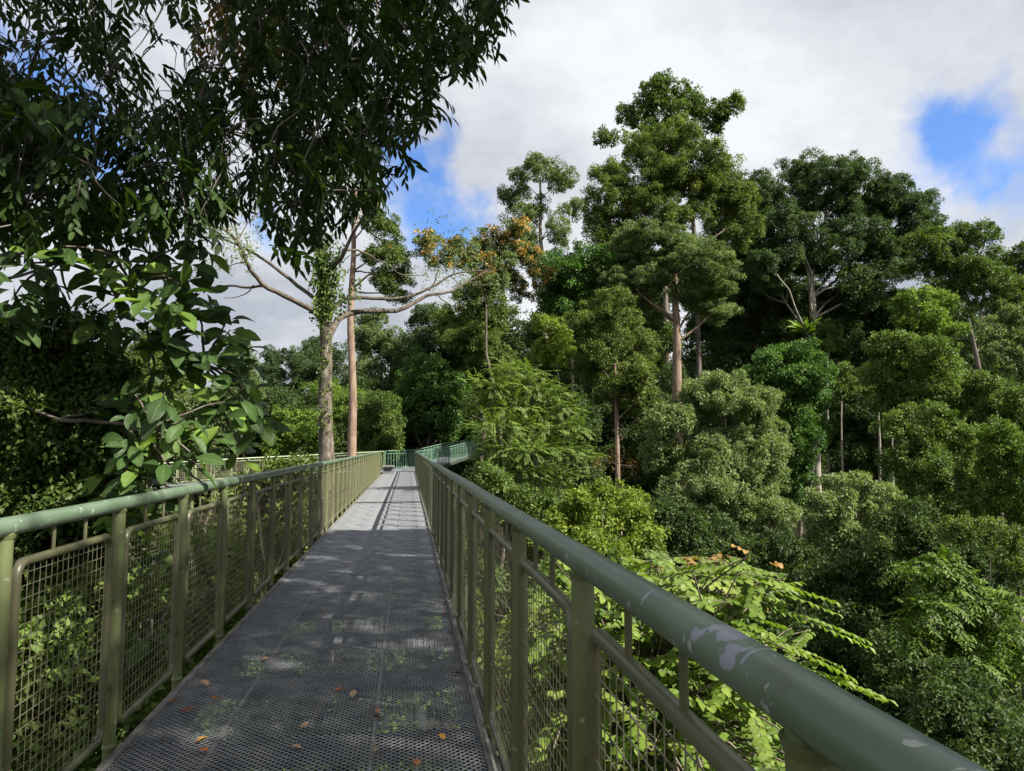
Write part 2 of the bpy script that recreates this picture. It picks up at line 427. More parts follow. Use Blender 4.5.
walk = thing('elevated_walkway', 'straight steel canopy walkway with grey expanded metal deck leading away between green railings', 'walkway')
gm = grating(AR - AL - .004, SP - .006).mesh('deck_panel', M_GRATE)
NP = 43
for k in range(NP):
    inst('deck_panel', gm, walk, (AL + .002, L0 + k * SP + .003, 0))
YE = L0 + NP * SP
# joint strips between panels and the two long seams
bar = MB(); bar.box((AL, -.004, -.030), (AR, .004, -.006)); barm = bar.mesh('cross_bearer', M_BEAM)
for k in range(NP + 1): inst('cross_bearer', barm, walk, (0, L0 + k * SP, 0))
mb = MB()
for xx in (-.16, -.95):
    mb.box((xx - .005, L0, -.028), (xx + .005, YE, -.0005))
mb.build('seam_strip', M_STEEL, walk)
mb = MB()
for (xa, xb) in ((AL - .048, AL - .001), (AR + .001, AR + .040)):
    mb.box((xa, L0, -.022), (xb, YE, .004))
for (xa, xb) in ((AL - .012, AL - .001), (AR + .001, AR + .010)):
    mb.box((xa, L0, .0045), (xb, YE, .016))
mb.build('edge_angle', M_STEEL, walk)
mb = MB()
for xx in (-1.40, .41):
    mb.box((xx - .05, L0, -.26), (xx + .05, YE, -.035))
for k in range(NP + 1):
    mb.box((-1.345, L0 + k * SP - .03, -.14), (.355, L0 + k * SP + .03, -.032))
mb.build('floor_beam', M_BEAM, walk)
# expansion joint cover
mb = MB(); mb.box((AL + .003, 20.0, .003), (AR - .003, 20.28, .012)); mb.build('joint_plate', M_BEAM, walk)
for yy in (11.0, 23.0, 35.0):
    for xx in (-1.15, .2):
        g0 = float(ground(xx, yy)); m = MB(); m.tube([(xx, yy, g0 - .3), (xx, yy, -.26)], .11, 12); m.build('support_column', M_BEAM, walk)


def rr_path(u0, u1, z0, z1, r=.055, k=5):
    P = []
    for (cu, cz, a0) in ((u1 - r, z1 - r, 0), (u0 + r, z1 - r, 90), (u0 + r, z0 + r, 180), (u1 - r, z0 + r, 270)):
        for q in range(k + 1):
            a = math.radians(a0 + 90 * q / k); P.append((cu + r * math.cos(a), cz + r * math.sin(a)))
    P.append(P[0]); return P


# one mesh infill panel in a rounded pipe frame, local x along the railing from 0 to SP
FZ0, FZ1 = .075, 1.055


def panel_frame_mesh(mat_, name='panel_frame', L=SP):
    m = MB(); pts = rr_path(.105, L - .105, FZ0, FZ1)
    m.tube([(u, 0, z) for u, z in pts], .019, 8, cap=False)
    for u in (L * .36, L * .64): m.tube([(u, 0, FZ1 + .015), (u, 0, RH - .025)], .0085, 6)
    for u0, u1 in ((.024, .09), (L - .09, L - .024)):
        for z in (.30, .72): m.box((u0, -.006, z - .012), (u1, .006, z + .012))
    return m.mesh(name, mat_)


def wire_mesh_mesh(L=SP, cell=.05, w=.0012, name='wire_mesh'):
    m = MB(); a, b = .12, L - .12
    for u in np.arange(a + .02, b, cell): m.box((u - w, -w, FZ0 + .012), (u + w, w, FZ1 - .012))
    for z in np.arange(FZ0 + .035, FZ1 - .01, cell): m.box((a - .003, w * 1.05, z - w), (b + .003, w * 3.1, z + w))
    return m.mesh(name, M_WIRE)


def baluster_mesh(mat_, L=SP):
    m = MB()
    m.box((.03, -.018, .07), (L - .03, .018, .11)); m.box((.03, -.018, 1.02), (L - .03, .018, 1.06))
    for u in np.linspace(0, L, 5)[1:-1]: m.box((u - .018, -.012, .111), (u + .018, .012, 1.019))
    return m.mesh('baluster_panel', mat_)


def post_mesh(mat_, r=.030, low=-.13):
    m = MB(); m.tube([(0, 0, low), (0, 0, RH - .01)], r, 14); m.tube([(0, 0, RH - .048), (0, 0, RH - .040), (0, 0, RH - .030)], [r + .001, r + .004, r + .007], 14); m.tube([(0, 0, -.005), (0, 0, .004), (0, 0, .014)], [r + .006, r + .005, r + .001], 14); m.box((-.05, -.035, low - .012), (.05, .035, low + .0)); return m.mesh('post', mat_)


FR = panel_frame_mesh(M_FRAME); WM = wire_mesh_mesh(); PO = post_mesh(M_POST)


def straight_rail(x, k0, k1, label):
    r = thing('railing', label, 'railing')
    y0, y1 = L0 + k0 * SP, L0 + k1 * SP
    m = MB(); ys = np.arange(y0, y1 + .1, SP / 2)
    m.tube([(x, y, RH + .002 * math.sin(y * 1.3)) for y in ys], .036, 24)
    for kk in range(k0 + 2, k1, 5):     # welded pipe joints
        yj = L0 + kk * SP + .35; m.tube([(x, yj - .004, RH), (x, yj + .004, RH)], .0368, 24)
    m.build('top_rail', M_RAIL, r)
    for k in range(k0, k1 + 1):
        inst('post', PO, r, (x, L0 + k * SP, 0), PY.uniform(0, 6))
        if k < k1:
            f = inst('panel_frame', FR, r, (x + PY.uniform(-.004, .004), L0 + k * SP, 0), math.pi / 2)
            inst('wire_mesh', WM, f)
    return r


straight_rail(BL, 0, 39, 'long olive green railing with wire mesh panels along the left edge of the grated deck')
straight_rail(BR, 0, 43, 'long dark green railing in the right foreground, its round handrail worn to bare lilac grey')


def path_sample(P, step):
    P = np.asarray(P, float); d = np.concatenate([[0], np.cumsum(np.linalg.norm(np.diff(P, axis=0), axis=1))])
    n = max(1, int(round(d[-1] / step))); s = np.linspace(0, d[-1], n + 1)
    return np.stack([np.interp(s, d, P[:, i]) for i in range(3)], 1), d[-1] / n


def smooth(P, it=2):
    P = np.asarray(P, float)
    for _ in range(it):
        Q = [P[0]]
        for a, b in zip(P[:-1], P[1:]): Q += [a * .75 + b * .25, a * .25 + b * .75]
        Q.append(P[-1]); P = np.array(Q)
    return P


def curved_rail(P, m_rail, m_post, infill, label):
    r = thing('railing', label, 'railing')
    S, L = path_sample(smooth(P), SP)
    m = MB(); m.tube(S + [0, 0, RH], .036, 12); m.build('top_rail', m_rail, r)
    po = post_mesh(m_post); 
    if infill == 'mesh': fr = panel_frame_mesh(m_post, L=L); wm = wire_mesh_mesh(L, .1, .003)
    else: fr = baluster_mesh(m_post, L)
    for k, p in enumerate(S):
        inst('post', po, r, tuple(p))
        if k < len(S) - 1:
            d = S[k + 1] - p; a = math.atan2(d[1], d[0])
            f = inst('panel_frame' if infill == 'mesh' else 'baluster_panel', fr, r, tuple(p), a)
            f.rotation_euler = (0, -math.atan2(d[2], math.hypot(d[0], d[1])), a)
            if infill == 'mesh': inst('wire_mesh', wm, f)
    return r


def offset(P, w):
    P = np.asarray(P, float); T = np.gradient(P, axis=0); T[:, 2] = 0; T = nrm(T)
    return P + np.stack([-T[:, 1] * w, T[:, 0] * w, np.zeros(len(P))], 1)


def wing_deck(P, w, name, label, cat):
    P = smooth(P); Q = offset(P, w)
    t_ = thing(name, label, cat)
    n = len(P)
    m = MB()
    A = np.vstack([P, Q]); i = np.arange(n - 1)
    m.add(A, np.stack([i, i + 1, i + n + 1, i + n], -1), smooth=False)
    m.add(A - [0, 0, .02], np.stack([i, i + n, i + n + 1, i + 1], -1), smooth=False)
    m.build('deck_panel', M_GRATE, t_)
    m = MB()
    for B in (P, Q):
        V = np.vstack([B + [0, 0, -.02], B + [0, 0, -.24]]); 
        m.add(V, np.stack([i, i + 1, i + n + 1, i + n], -1), smooth=False)
        V2 = offset(B, .03 if B is P else -.03); V = np.vstack([V2 + [0, 0, -.022], V2 + [0, 0, -.24]])
        m.add(V, np.stack([i + 1, i, i + n, i + n + 1], -1), smooth=False)
    m.build('floor_beam', M_BEAM, t_)
    S, _ = path_sample((P + Q) / 2, 11)
    for s in S[1:-1]:
        g0 = float(ground(s[0], s[1])); mm = MB(); mm.tube([(s[0], s[1], g0 - .3), (s[0], s[1], s[2] - .25)], .13, 10); mm.build('support_column', M_POST, t_)
    return P, Q


def at(px, Y, z): p = W(px, 443, Y); return (p[0], Y, z)


# junction and the two wings: outer line of the left wing, measured in the photo
LW = [at(407, 49.2, 0), at(384, 49.8, -.02), at(340, 50, -.16), at(300, 49, -.28), at(220, 46.5, -.48), at(110, 42, -.80), at(10, 38, -1.1), at(-90, 34, -1.3)]
LWi = [(a[0] - .1, a[1] - 1.85, a[2]) for a in LW]; LWi = [(-1.45, 46.6, -.03), (-3.0, 47.7, -.12)] + LWi[3:]
wing_deck(LW[::-1], -1.75, 'side_walkway', 'branch of the canopy walkway running off to the left behind the ivy covered trunk', 'walkway')
curved_rail(LW[1:], M_SAGE, M_SAGE, 'mesh', 'pale sage railing of the far side walkway that crosses behind the ivy covered trunk')
curved_rail(LWi, M_SAGE, M_POST, 'mesh', 'nearer olive railing of the side walkway seen through the gap beyond the left railing')
RW = [at(416.5, 46.0, 0), at(424, 48.5, .02), at(441, 53, .10), at(459, 59, .48), at(472, 64, .72), at(486, 70, .95)]
RWo = [(a[0] - 1.5, a[1] + 2.4, a[2]) for a in RW]; RWo[0] = at(385.5, 49.9, 0); RWo[1] = at(408, 51.5, .02)
P_, Q_ = wing_deck(RW, 2.1, 'side_walkway', 'far branch of the canopy walkway curving right and climbing into the trees', 'walkway')
curved_rail(RW, M_TEAL, M_TEAL, 'bal', 'nearer teal railing of the far walkway bend, climbing right into the trees')
curved_rail(RWo, M_TEAL, M_TEAL, 'bal', 'outer teal railing behind the end of the straight deck')
# junction platform
t_ = thing('junction_platform', 'flat grated platform where the straight deck meets the two side branches', 'platform')
m = MB(); m.box((-4.2, YE + .01, -.03), (1.2, 50.9, -.006)); m.build('deck_panel', M_GRATE, t_)
m = MB(); m.box((-4.1, YE + .1, -.24), (1.1, 50.8, -.032)); m.build('floor_beam', M_BEAM, t_)
# bench
bp = at(390, 41.3, 0)
b_ = thing('bench', 'small grey backless bench at the end of the left railing', 'bench', loc=(-1.05, 41.6, 0))
m = MB(); m.box((-.32, -.7, .38), (.32, .7, .44)); m.build('seat', M_BENCH, b_)
lg = MB(); lg.box((-.28, -.06, 0), (.28, .06, .379)); lm = lg.mesh('leg', M_BENCH)
for yy in (-.5, .5): inst('leg', lm, b_, (0, yy, 0))

# ------------------------------------------------------------------ foliage
RH4 = (np.array([(0, 0, 0), (.45, .5, .10), (1, 0, -.10), (.45, -.5, .10)]), np.array([(0, 1, 2), (0, 2, 3)]))


def station_leaf(st, fold=.18, droop=.25):
    """leaf blade from (t, halfwidth) stations, folded on the midrib and drooping; uv = (t, +-1)"""
    V = []; UV = []
    for t_, w in st:
        z = -droop * t_ * t_
        V += [(t_, w, z + fold * w), (t_, 0, z), (t_, -w, z + fold * w)]; UV += [(t_, 1 if w else 0), (t_, 0), (t_, -1 if w else 0)]
    Fc = []
    for i in range(len(st) - 1):
        a = i * 3; b = a + 3
        for (p, q) in ((0, 1), (1, 2)):
            Fc += [(a + p, b + p, b + q), (a + p, b + q, a + q)]
    return np.array(V), np.array(Fc), np.array(UV)


LANCE = station_leaf([(0, 0), (.18, .11), (.42, .17), (.72, .12), (1, 0)], .3, .18)
OBOV = station_leaf([(0, 0), (.12, .06), (.35, .19), (.58, .245), (.78, .19), (.92, .08), (1, 0)], .30, .38)
HEART = station_leaf([(0, .08), (.10, .30), (.35, .40), (.7, .24), (1, 0)], .25, .25)


def put_leaves(mb, P, D, Nn, L, aspect, tint, tpl=RH4, cull=True):
    tv, tf = tpl[0], tpl[1]
    ok = ~((P[:, 0] > -1.78) & (P[:, 0] < .75) & (P[:, 2] > -.5) & (P[:, 2] < 1.35) & (P[:, 1] < 50) & (P[:, 1] > -4) & cull)   # nothing grows across the walkway
    P, D, Nn = P[ok], D[ok], Nn[ok]; n_ok = len(ok)
    L, aspect, tint = [np.broadcast_to(q_, (n_ok,))[ok] for q_ in (L, aspect, tint)]
    if not len(P): return
    X = nrm(D); Z = nrm(Nn - (Nn * X).sum(1, keepdims=True) * X); Yv = np.cross(Z, X)
    n = len(P); L = np.broadcast_to(L, (n,))[:, None, None]; a = np.broadcast_to(aspect, (n,))[:, None, None]
    V = P[:, None] + L * (tv[None, :, 0:1] * X[:, None] + a * tv[None, :, 1:2] * Yv[:, None] + tv[None, :, 2:3] * Z[:, None])
    Fc = (tf[None] + (np.arange(n) * len(tv))[:, None, None]).reshape(-1, 3)
    tt = np.repeat(np.broadcast_to(tint, (n,)), len(tf))
    uv = None
    if len(tpl) > 2: uv = np.tile(tpl[2][tf.reshape(-1)], (n, 1))
    mb.add(V.reshape(-1, 3), Fc, tt, uv)


def rdir(n, rng=RNG): return nrm(rng.normal(size=(n, 3)))


def lobe_points(lobes, dens, rng, up=.25, inner=.12):
    """clump centres over the outer shells of the lobes; returns centres, outward directions"""
    C = []; O = []
    for (c, r) in lobes:
        r = np.asarray(r, float); area = 4 * math.pi * ((r[0] * r[1]) ** 1.6 / 3 + (r[0] * r[2]) ** 1.6 / 3 + (r[1] * r[2]) ** 1.6 / 3) ** (1 / 1.6)
        n = max(4, int(area * dens))
        d = rdir(n * 2, rng); d = d[rng.random(n * 2) < (.62 + .30 * d[:, 2] + up)][:n]
        k = 1.0 + rng.normal(-.04, .21, len(d)); k[rng.random(len(d)) < inner] *= .6
        C.append(np.asarray(c) + d * r * k[:, None]); O.append(nrm(d / r))
    return np.vstack(C), np.vstack(O)


def puff(mb, C, O, rc, m, L, rng, flat=.6, tint0=.45, aspect=.55, droop=.2, upn=.55):
    n = len(C)
    rcs = rc * rng.uniform(.5, 1.5, n)
    ct = rng.normal(0, .16, n)
    d = rdir(n * m, rng).reshape(n, m, 3)
    d = nrm(d + O[:, None] * .55 + [0, 0, .15])
    P = C[:, None] + d * (rcs[:, None] * rng.uniform(.45, 1.05, (n, m)))[..., None] * [1, 1, flat]
    Nn = d * .75 + [0, 0, upn * .7] + rng.normal(0, .42, (n, m, 3))
    D = rng.normal(0, 1, (n, m, 3)) + d * .9 + [0, 0, -droop]
    t = tint0 + ct[:, None] + rng.normal(0, .13, (n, m))
    put_leaves(mb, P.reshape(-1, 3), D.reshape(-1, 3), Nn.reshape(-1, 3), L * rng.uniform(.7, 1.3, n * m), aspect, np.clip(t.ravel(), 0, 1))


def spray(mb, C, O, ln, K, L, rng, tint0=.45, aspect=.5, sag=.35, tpl=RH4, spread=.9, flatd=.35):
    """leafy twigs: leaves in two ranks along a sagging axis"""
    n = len(C)
    A = nrm(O * [1, 1, flatd] + rng.normal(0, .22, (n, 3)) * (n > 1))
    S = nrm(np.cross(A, [0, 0, 1.0]) + rng.normal(0, .1, (n, 3)))
    l = ln * rng.uniform(.65, 1.3, n) if n > 1 else np.array([ln], float).reshape(-1)[:1] * np.ones(n)
    t = (np.arange(K) + .5) / K
    s = np.where(np.arange(K) % 2 == 0, 1.0, -1.0)
    sg = sag * (rng.uniform(.5, 1.4, n) if n > 1 else np.ones(n))
    P = C[:, None] + A[:, None] * (l[:, None] * (t - .5))[..., None]
    P[..., 2] -= (sg * l)[:, None] * t ** 2
    T = A[:, None] * np.ones((n, K, 1)); T[..., 2] -= 2 * sg[:, None] * t
    D = T * .55 + S[:, None] * (s * spread)[None, :, None] + rng.normal(0, .16, (n, K, 3)); D[..., 2] -= .15
    Nn = np.cross(T, S[:, None] * np.ones((n, K, 1))); Nn = np.where(Nn[..., 2:3] < 0, -Nn, Nn) + rng.normal(0, .2, (n, K, 3)); 
    ct = rng.normal(0, .15, n)
    tt = tint0 + ct[:, None] + rng.normal(0, .1, (n, K)) + .12 * (t - .5)
    put_leaves(mb, P.reshape(-1, 3), D.reshape(-1, 3), Nn.reshape(-1, 3), L * rng.uniform(.75, 1.2, n * K), aspect, np.clip(tt.ravel(), 0, 1), tpl)


def curve(a, b, rng, bend=.12, k=7, up=0.0):
    a = np.asarray(a, float); b = np.asarray(b, float); t = np.linspace(0, 1, k)[:, None]
    d = np.linalg.norm(b - a); off = rng.normal(0, bend, 3) * d
    P = a + (b - a) * t + np.sin(t * math.pi) * off + [0, 0, 1] * (np.sin(t * math.pi) * up * d)
    P[1:-1] += rng.normal(0, .015 * d, (k - 2, 3))
    return P


def lobes_px(L, Y, depth=1.0, rng=RNG, spread=.6):
    """(px, py, rx px, ry px[, dY]) -> lobes in metres"""
    out = []
    for l in L:
        px, py, rx, ry = l[:4]; dY = l[4] if len(l) > 4 else rng.normal(0, spread) * rx * ppm(px, Y)
        k = ppm(px, Y + dY); out.append((W(px, py, Y + dY), (rx * k * 1.06, rx * k * depth, ry * k * 1.22)))
    return out


def auto_lobes(px, y0, y1, w, n, rng, rmin=.22, rmax=.36, shape='egg'):
    L = []; h = y1 - y0; 
    for i in range(n):
        f = (i + .5) / n if n > 1 else .5
        if shape == 'cone': ww = .25 + .75 * f
        elif shape == 'umb': ww = 1 - .55 * f
        else: ww = math.sin(math.pi * (.12 + .80 * f)) ** .7
        r = w * rng.uniform(rmin, rmax) * (.55 + .45 * ww)
        L.append((px + rng.uniform(-1, 1) * max(0, w / 2 * ww - r * .8), y0 + h * .12 + f * h * .78, r, r * rng.uniform(.65, .9), ))
    return L


def grow(name, label, cat, lobes, foot, trunk_r, bark, leaf, style='puff', lp=.0032, cl=None, dens=1.0, aspect=.55, tint=.45, trunk_pts=None, limbs=True, group=None, seed=1,
         inner=.2, flat=.85, K=14, sag=.3, extra=None, part='crown', m=None, cover=1.0, tpl=RH4, rough=True):
    """trunk with limbs into every lobe, crown of leaf clumps. foot: (x,y) on the ground"""
    rng = np.random.default_rng(seed)
    t_ = thing(name, label, cat, group)
    lob = [(np.asarray(c, float), np.asarray(r, float)) for c, r in lobes]
    cen = np.mean([c for c, r in lob], 0); top = max(c[2] + r[2] * .4 for c, r in lob)
    fz = float(ground(foot[0], foot[1])) - .2
    rr = np.mean([r.mean() for c, r in lob])
    cl = (cl or rr * .30) * (.72 if style == 'puff' and rough else 1.0)
    # trunk
    if trunk_pts is None:
        low = min(c[2] - r[2] for c, r in lob)
        b = np.array([foot[0], foot[1], fz]); e = np.array([cen[0], cen[1], max(top - rr, low + rr)])
        tp = curve(b, e, rng, .015, 9)
    else:
        tp = np.asarray(trunk_pts, float); b = np.array([tp[0][0], tp[0][1], fz]); 
        if tp[0][2] > fz + .5: tp = np.vstack([[b], tp])
        tp = smooth(tp, 1)
    n_ = len(tp); s = np.linspace(0, 1, n_)
    tr = trunk_r * (1 - .72 * s ** 1.3); tr[0] *= 1.25
    mb = MB(); mb.tube(tp, tr, 10)
    if limbs:
        for c, r in lob:
            k = int(np.clip(np.searchsorted(tp[:, 2], c[2] - (.9 * np.hypot(*(c[:2] - cen[:2])) + r[2] * .6)), 1, n_ - 1))
            a = tp[k]; q = curve(a, c + [0, 0, r[2] * .2], rng, .07, 7, .04)
            r0 = min(tr[k] * .42, trunk_r * .30); mb.tube(q, np.linspace(r0, r0 * .25, 7), 6, cap=False)
            for _ in range(3):
                d = rdir(1, rng)[0]; d[2] = abs(d[2]) * .6
                mb.tube(curve(q[4], c + d * r * .85, rng, .08, 5), np.linspace(r0 * .4, r0 * .08, 5), 5, cap=False)
    mb.build('trunk', BARK[bark], t_)
    # crown
    L = lp
    # every mass of the crown breaks up into smaller uneven masses
    sub = []
    for c, r in lob:
        for _ in range(7):
            d = rdir(1, rng)[0]; q = rng.uniform(.34, .62)
            sub.append((c + d * r * rng.uniform(.45, .85), r * q * rng.uniform(.8, 1.2, 3)))
    if rough: lob = sub
    C, O = lobe_points(lob, dens * (.52 if rough else 1.3) / (cl * cl * 1.6), rng, inner=inner)
    cb = MB()
    L = L * (.86 if style == 'puff' and rough else 1); mm = m or int(np.clip(cover * 4.4 * cl * cl / (L * L * aspect * .5), 10, 240))
    if style == 'puff': puff(cb, C, O, cl, mm, L, rng, flat, tint, aspect)
    else: spray(cb, C, O, cl * 2.4, K, L, rng, tint, aspect, sag, tpl)
    cb.build(part, G[leaf], t_)
    if extra:
        el, frac, kind, esz = extra
        idx = rng.random(len(C)) < frac
        if idx.any():
            eb = MB(); puff(eb, C[idx] + O[idx] * cl * .6 + [0, -cl * .5, cl * .3], O[idx], cl * .8, 26, esz, rng, .6, .5, .6); eb.build(kind, G[el], t_)
    return t_


NL = [0]


def pxtree(name, label, lob, Y, leaf, bark='grey', style='puff', tw=6, tpx=None, foot_px=None, leafpx=2.6, clpx=None, auto=None, cat='tree', **k):
    """place a tree from measured picture extents at distance Y"""
    NL[0] += 1
    rng = np.random.default_rng(100 + NL[0])
    if auto: lob = auto_lobes(*auto, rng=rng, **k.pop('lobek', {}))
    lo = lobes_px(lob, Y, rng=rng, depth=k.pop('depth', 1.0))
    cx = np.mean([l[0] for l in lob]); s = ppm(cx, Y)
    tp = None
    if tpx is not None:
        tp = [W(a, b, Y) for a, b in tpx]; foot = (tp[0][0], tp[0][1])
    else:
        c = W(foot_px if foot_px is not None else cx, 443, Y); foot = (c[0], c[1])
    return grow(name, label, cat, lo, foot, tw * s / 2, bark, leaf, style, lp=max(.07, leafpx * s), cl=(clpx * s if clpx else None), trunk_pts=tp, seed=200 + NL[0], **k)


# --- the distant wood: reads as one mass
def wood(name, label, spots, leafm, seed, leaf=.34):
    rng = np.random.default_rng(seed); cb = MB()
    for (px, ytop, w, Y, h) in spots:
        s = ppm(px, Y)
        lob = auto_lobes(px, ytop, ytop + h, w, 7, rng, .24, .36)
        lo = lobes_px(lob, Y, rng=rng); cl = w * s * .10
        C, O = lobe_points(lo, 1.25 / (cl * cl * 1.6), rng, inner=.15)
        L = max(leaf, 2.6 * s)
        puff(cb, C, O, cl, int(np.clip(4.2 * cl * cl / (L * L * .28), 8, 60)), L, rng, .6, .45 + rng.normal(0, .12), .6)
    return tag(cb.build(name, G[leafm]), label, 'forest', kind='stuff')


rg = np.random.default_rng(77)
sp1 = []
for i in range(34):
    px = -60 + i * 34 + rg.uniform(-12, 12)
    base = np.interp(px, [0, 230, 300, 430, 500, 600, 700, 850, 1024, 1100], [330, 375, 380, 345, 300, 250, 235, 260, 270, 280])
    sp1.append((px, base + rg.uniform(-5, 30), rg.uniform(55, 90), rg.uniform(85, 115), rg.uniform(110, 170)))
wood('distant_forest', 'mass of dark forest far behind the nearer trees', sp1, 'dark', 3)
sp2 = []
for i in range(26):
    px = -40 + i * 42 + rg.uniform(-15, 15)
    base = np.interp(px, [0, 230, 420, 500, 600, 1024, 1100], [385, 395, 385, 370, 340, 380, 380])
    sp2.append((px, base + rg.uniform(-10, 25), rg.uniform(60, 95), rg.uniform(62, 78) if px < 370 or px > 530 else 88, rg.uniform(100, 150)))
wood('forest_understory', 'dark tangle of lower trees filling the valley behind the nearer crowns', sp2, 'dark', 4, .26)

# --- undergrowth on the valley floor
def floor_growth(name, label, x0, x1, y0, y1, n, leafm, seed, L, hh=1.2):
    rng = np.random.default_rng(seed); C = np.zeros((n, 3)); C[:, 0] = rng.uniform(x0, x1, n); C[:, 1] = rng.uniform(y0, y1, n)
    C[:, 2] = ground(C[:, 0], C[:, 1]) + rng.uniform(.1, hh, n)
    cb = MB(); puff(cb, C, np.tile([0, 0, 1.0], (n, 1)), .9, 30, L, rng, .6, .4, .55)
    return tag(cb.build(name, G[leafm]), label, 'undergrowth', kind='stuff')


floor_growth('gully_shrubs', 'tangle of shaded shrubs filling the gully beyond the right railing', 7, 46, 10, 52, 4200, 'dark', 10, .24, 6.0)
floor_growth('undergrowth', 'dark leafy ground cover on the valley floor below the walkway', -30, 60, -4, 75, 6500, 'mid', 9, .32, 2.2)

exec_trees = True
# --- far left group
pxtree('tall_tree', 'tiny round crowned far tree standing clear against the cloud at the left', [(271, 358, 9, 9), (269, 368, 11, 9), (275, 375, 10, 8)], 130, 'blue', tw=3, clpx=4, leafpx=1.9)
pxtree('tall_tree', 'broad domed far tree just left of the ivy covered trunk', [(300, 362, 18, 12), (318, 352, 16, 12), (288, 382, 18, 14), (312, 380, 20, 16), (334, 368, 14, 14)], 105, 'blue', tw=4, clpx=5.5, leafpx=1.9)
pxtree('tall_tree', 'grey green far tree with airy crown directly behind the reddish trunk', [(372, 318, 14, 11), (365, 338, 16, 12), (380, 350, 18, 14), (398, 345, 18, 13), (392, 372, 22, 18), (365, 372, 16, 18)], 95, 'grey', tw=4, clpx=5.5, leafpx=2.0)
pxtree('tall_tree', 'rounded far tree between the reddish trunk and the orange flowering tree', [(432, 322, 18, 12), (450, 332, 18, 14), (425, 345, 18, 14), (448, 358, 24, 18), (418, 375, 22, 20)], 88, 'blue', tw=4, clpx=6, leafpx=2.1)
pxtree('tree', 'olive tree seen between the broad leaves at the far left', None, 60, 'olive', auto=(150, 345, 460, 110, 9), tw=6, clpx=8)
pxtree('tree', 'pale olive tree left of the small far crown, behind the broad leaves', None, 52, 'grey', auto=(205, 385, 470, 80, 8), tw=5, clpx=8)
pxtree('slender_tree', 'slim twiggy tree rising at the right edge of the broad leaves', [(238, 348, 10, 9), (243, 362, 13, 10), (236, 378, 14, 10), (250, 390, 14, 12)], 60, 'grey', tw=4, clpx=5, dens=.7)
pxtree('bushy_tree', 'bright green bushy tree low beside the ivy covered trunk', [(330, 395, 22, 12), (350, 408, 18, 13), (300, 425, 28, 18), (322, 432, 20, 16), (285, 440, 18, 13)], 58, 'fresh', tw=5, clpx=7)
pxtree('bushy_tree', 'dark round tree left of the ivy covered trunk above the side walkway', None, 64, 'dark', auto=(262, 385, 465, 75, 8), tw=5, clpx=8)
pxtree('bushy_tree', 'olive bush rising behind the reddish trunk above the side walkway', None, 56, 'mid', auto=(378, 395, 460, 60, 7), tw=5, clpx=8)
pxtree('broad_tree', 'deep green glossy tree behind the walkway junction', [(430, 372, 24, 15), (412, 392, 24, 18), (445, 395, 24, 18), (400, 420, 22, 18), (430, 422, 26, 18), (455, 420, 22, 18)], 79, 'rich', tw=7, clpx=8, leafpx=2.8)
pxtree('tree', 'soft olive green tree rising behind the bend of the far walkway', [(480, 300, 20, 15), (465, 322, 22, 16), (492, 325, 22, 16), (462, 350, 26, 18), (495, 350, 24, 18), (470, 378, 28, 20), (450, 400, 20, 18), (500, 372, 24, 18)], 82, 'olive', tw=6, clpx=7, leafpx=2.2, style='puff', dens=1.1)
pxtree('tree', 'low dark tree standing just beyond the far bend of the walkway', [(462, 405, 22, 16), (485, 418, 20, 18), (470, 430, 24, 14)], 100, 'dark', tw=7, clpx=7)

# --- right: skyline trees
pxtree('slender_tree', 'airy tree with thin pale forking branches against the cloud', [(540, 170, 20, 11), (520, 182, 14, 12), (560, 183, 15, 12), (508, 200, 12, 9), (572, 205, 12, 12), (530, 210, 20, 14), (552, 230, 18, 15), (525, 240, 14, 12)], 70, 'grey', 'pale', tw=6, clpx=6, dens=.62, leafpx=2.1,
       tpx=[(545, 330), (546, 290), (543, 262), (540, 235), (541, 205), (540, 180)])
pxtree('flowering_tree', 'tree with orange blossom in its crown beside the long bare limbs', [(425, 246, 12, 10), (443, 258, 14, 10), (462, 250, 16, 12), (478, 262, 16, 11), (492, 238, 18, 12), (512, 228, 14, 9), (520, 245, 16, 11), (505, 262, 18, 12), (530, 262, 12, 12), (485, 278, 20, 11), (512, 282, 18, 13), (545, 272, 12, 12)], 46, 'grey', 'grey', tw=5, clpx=6, dens=.62, leafpx=2.2, extra=('orange', .34, 'blossom', .20), foot_px=500)
pxtree('tall_tree', 'tall giant topped by loose leafy sprigs reaching over the highest crown', [(662, 80, 9, 9), (652, 98, 18, 13), (628, 120, 16, 12), (610, 136, 10, 6), (680, 98, 18, 12), (700, 108, 14, 10), (722, 108, 12, 9), (736, 104, 6, 7), (640, 140, 20, 12), (665, 125, 22, 16), (712, 122, 12, 9)], 60, 'mid', 'grey', tw=6, clpx=6.5, dens=.75, leafpx=3.2, tpx=[(700, 400), (694, 200), (676, 130), (664, 85)])
pxtree('tall_tree', 'tall tree with yellowish green rounded crown at the top of the skyline', [(672, 140, 26, 18), (645, 158, 24, 17), (700, 158, 22, 18), (615, 172, 20, 15), (690, 178, 26, 18), (655, 185, 28, 20), (608, 200, 20, 18), (635, 212, 26, 18), (722, 180, 18, 14), (715, 205, 26, 18), (680, 215, 28, 20), (600, 228, 16, 16), (738, 200, 18, 14), (625, 245, 26, 18), (738, 228, 20, 18)], 55, 'olive', 'brown', tw=7, clpx=8, dens=.95, leafpx=2.3, tpx=[(667, 400), (667, 330), (663, 250), (665, 190), (668, 150)])
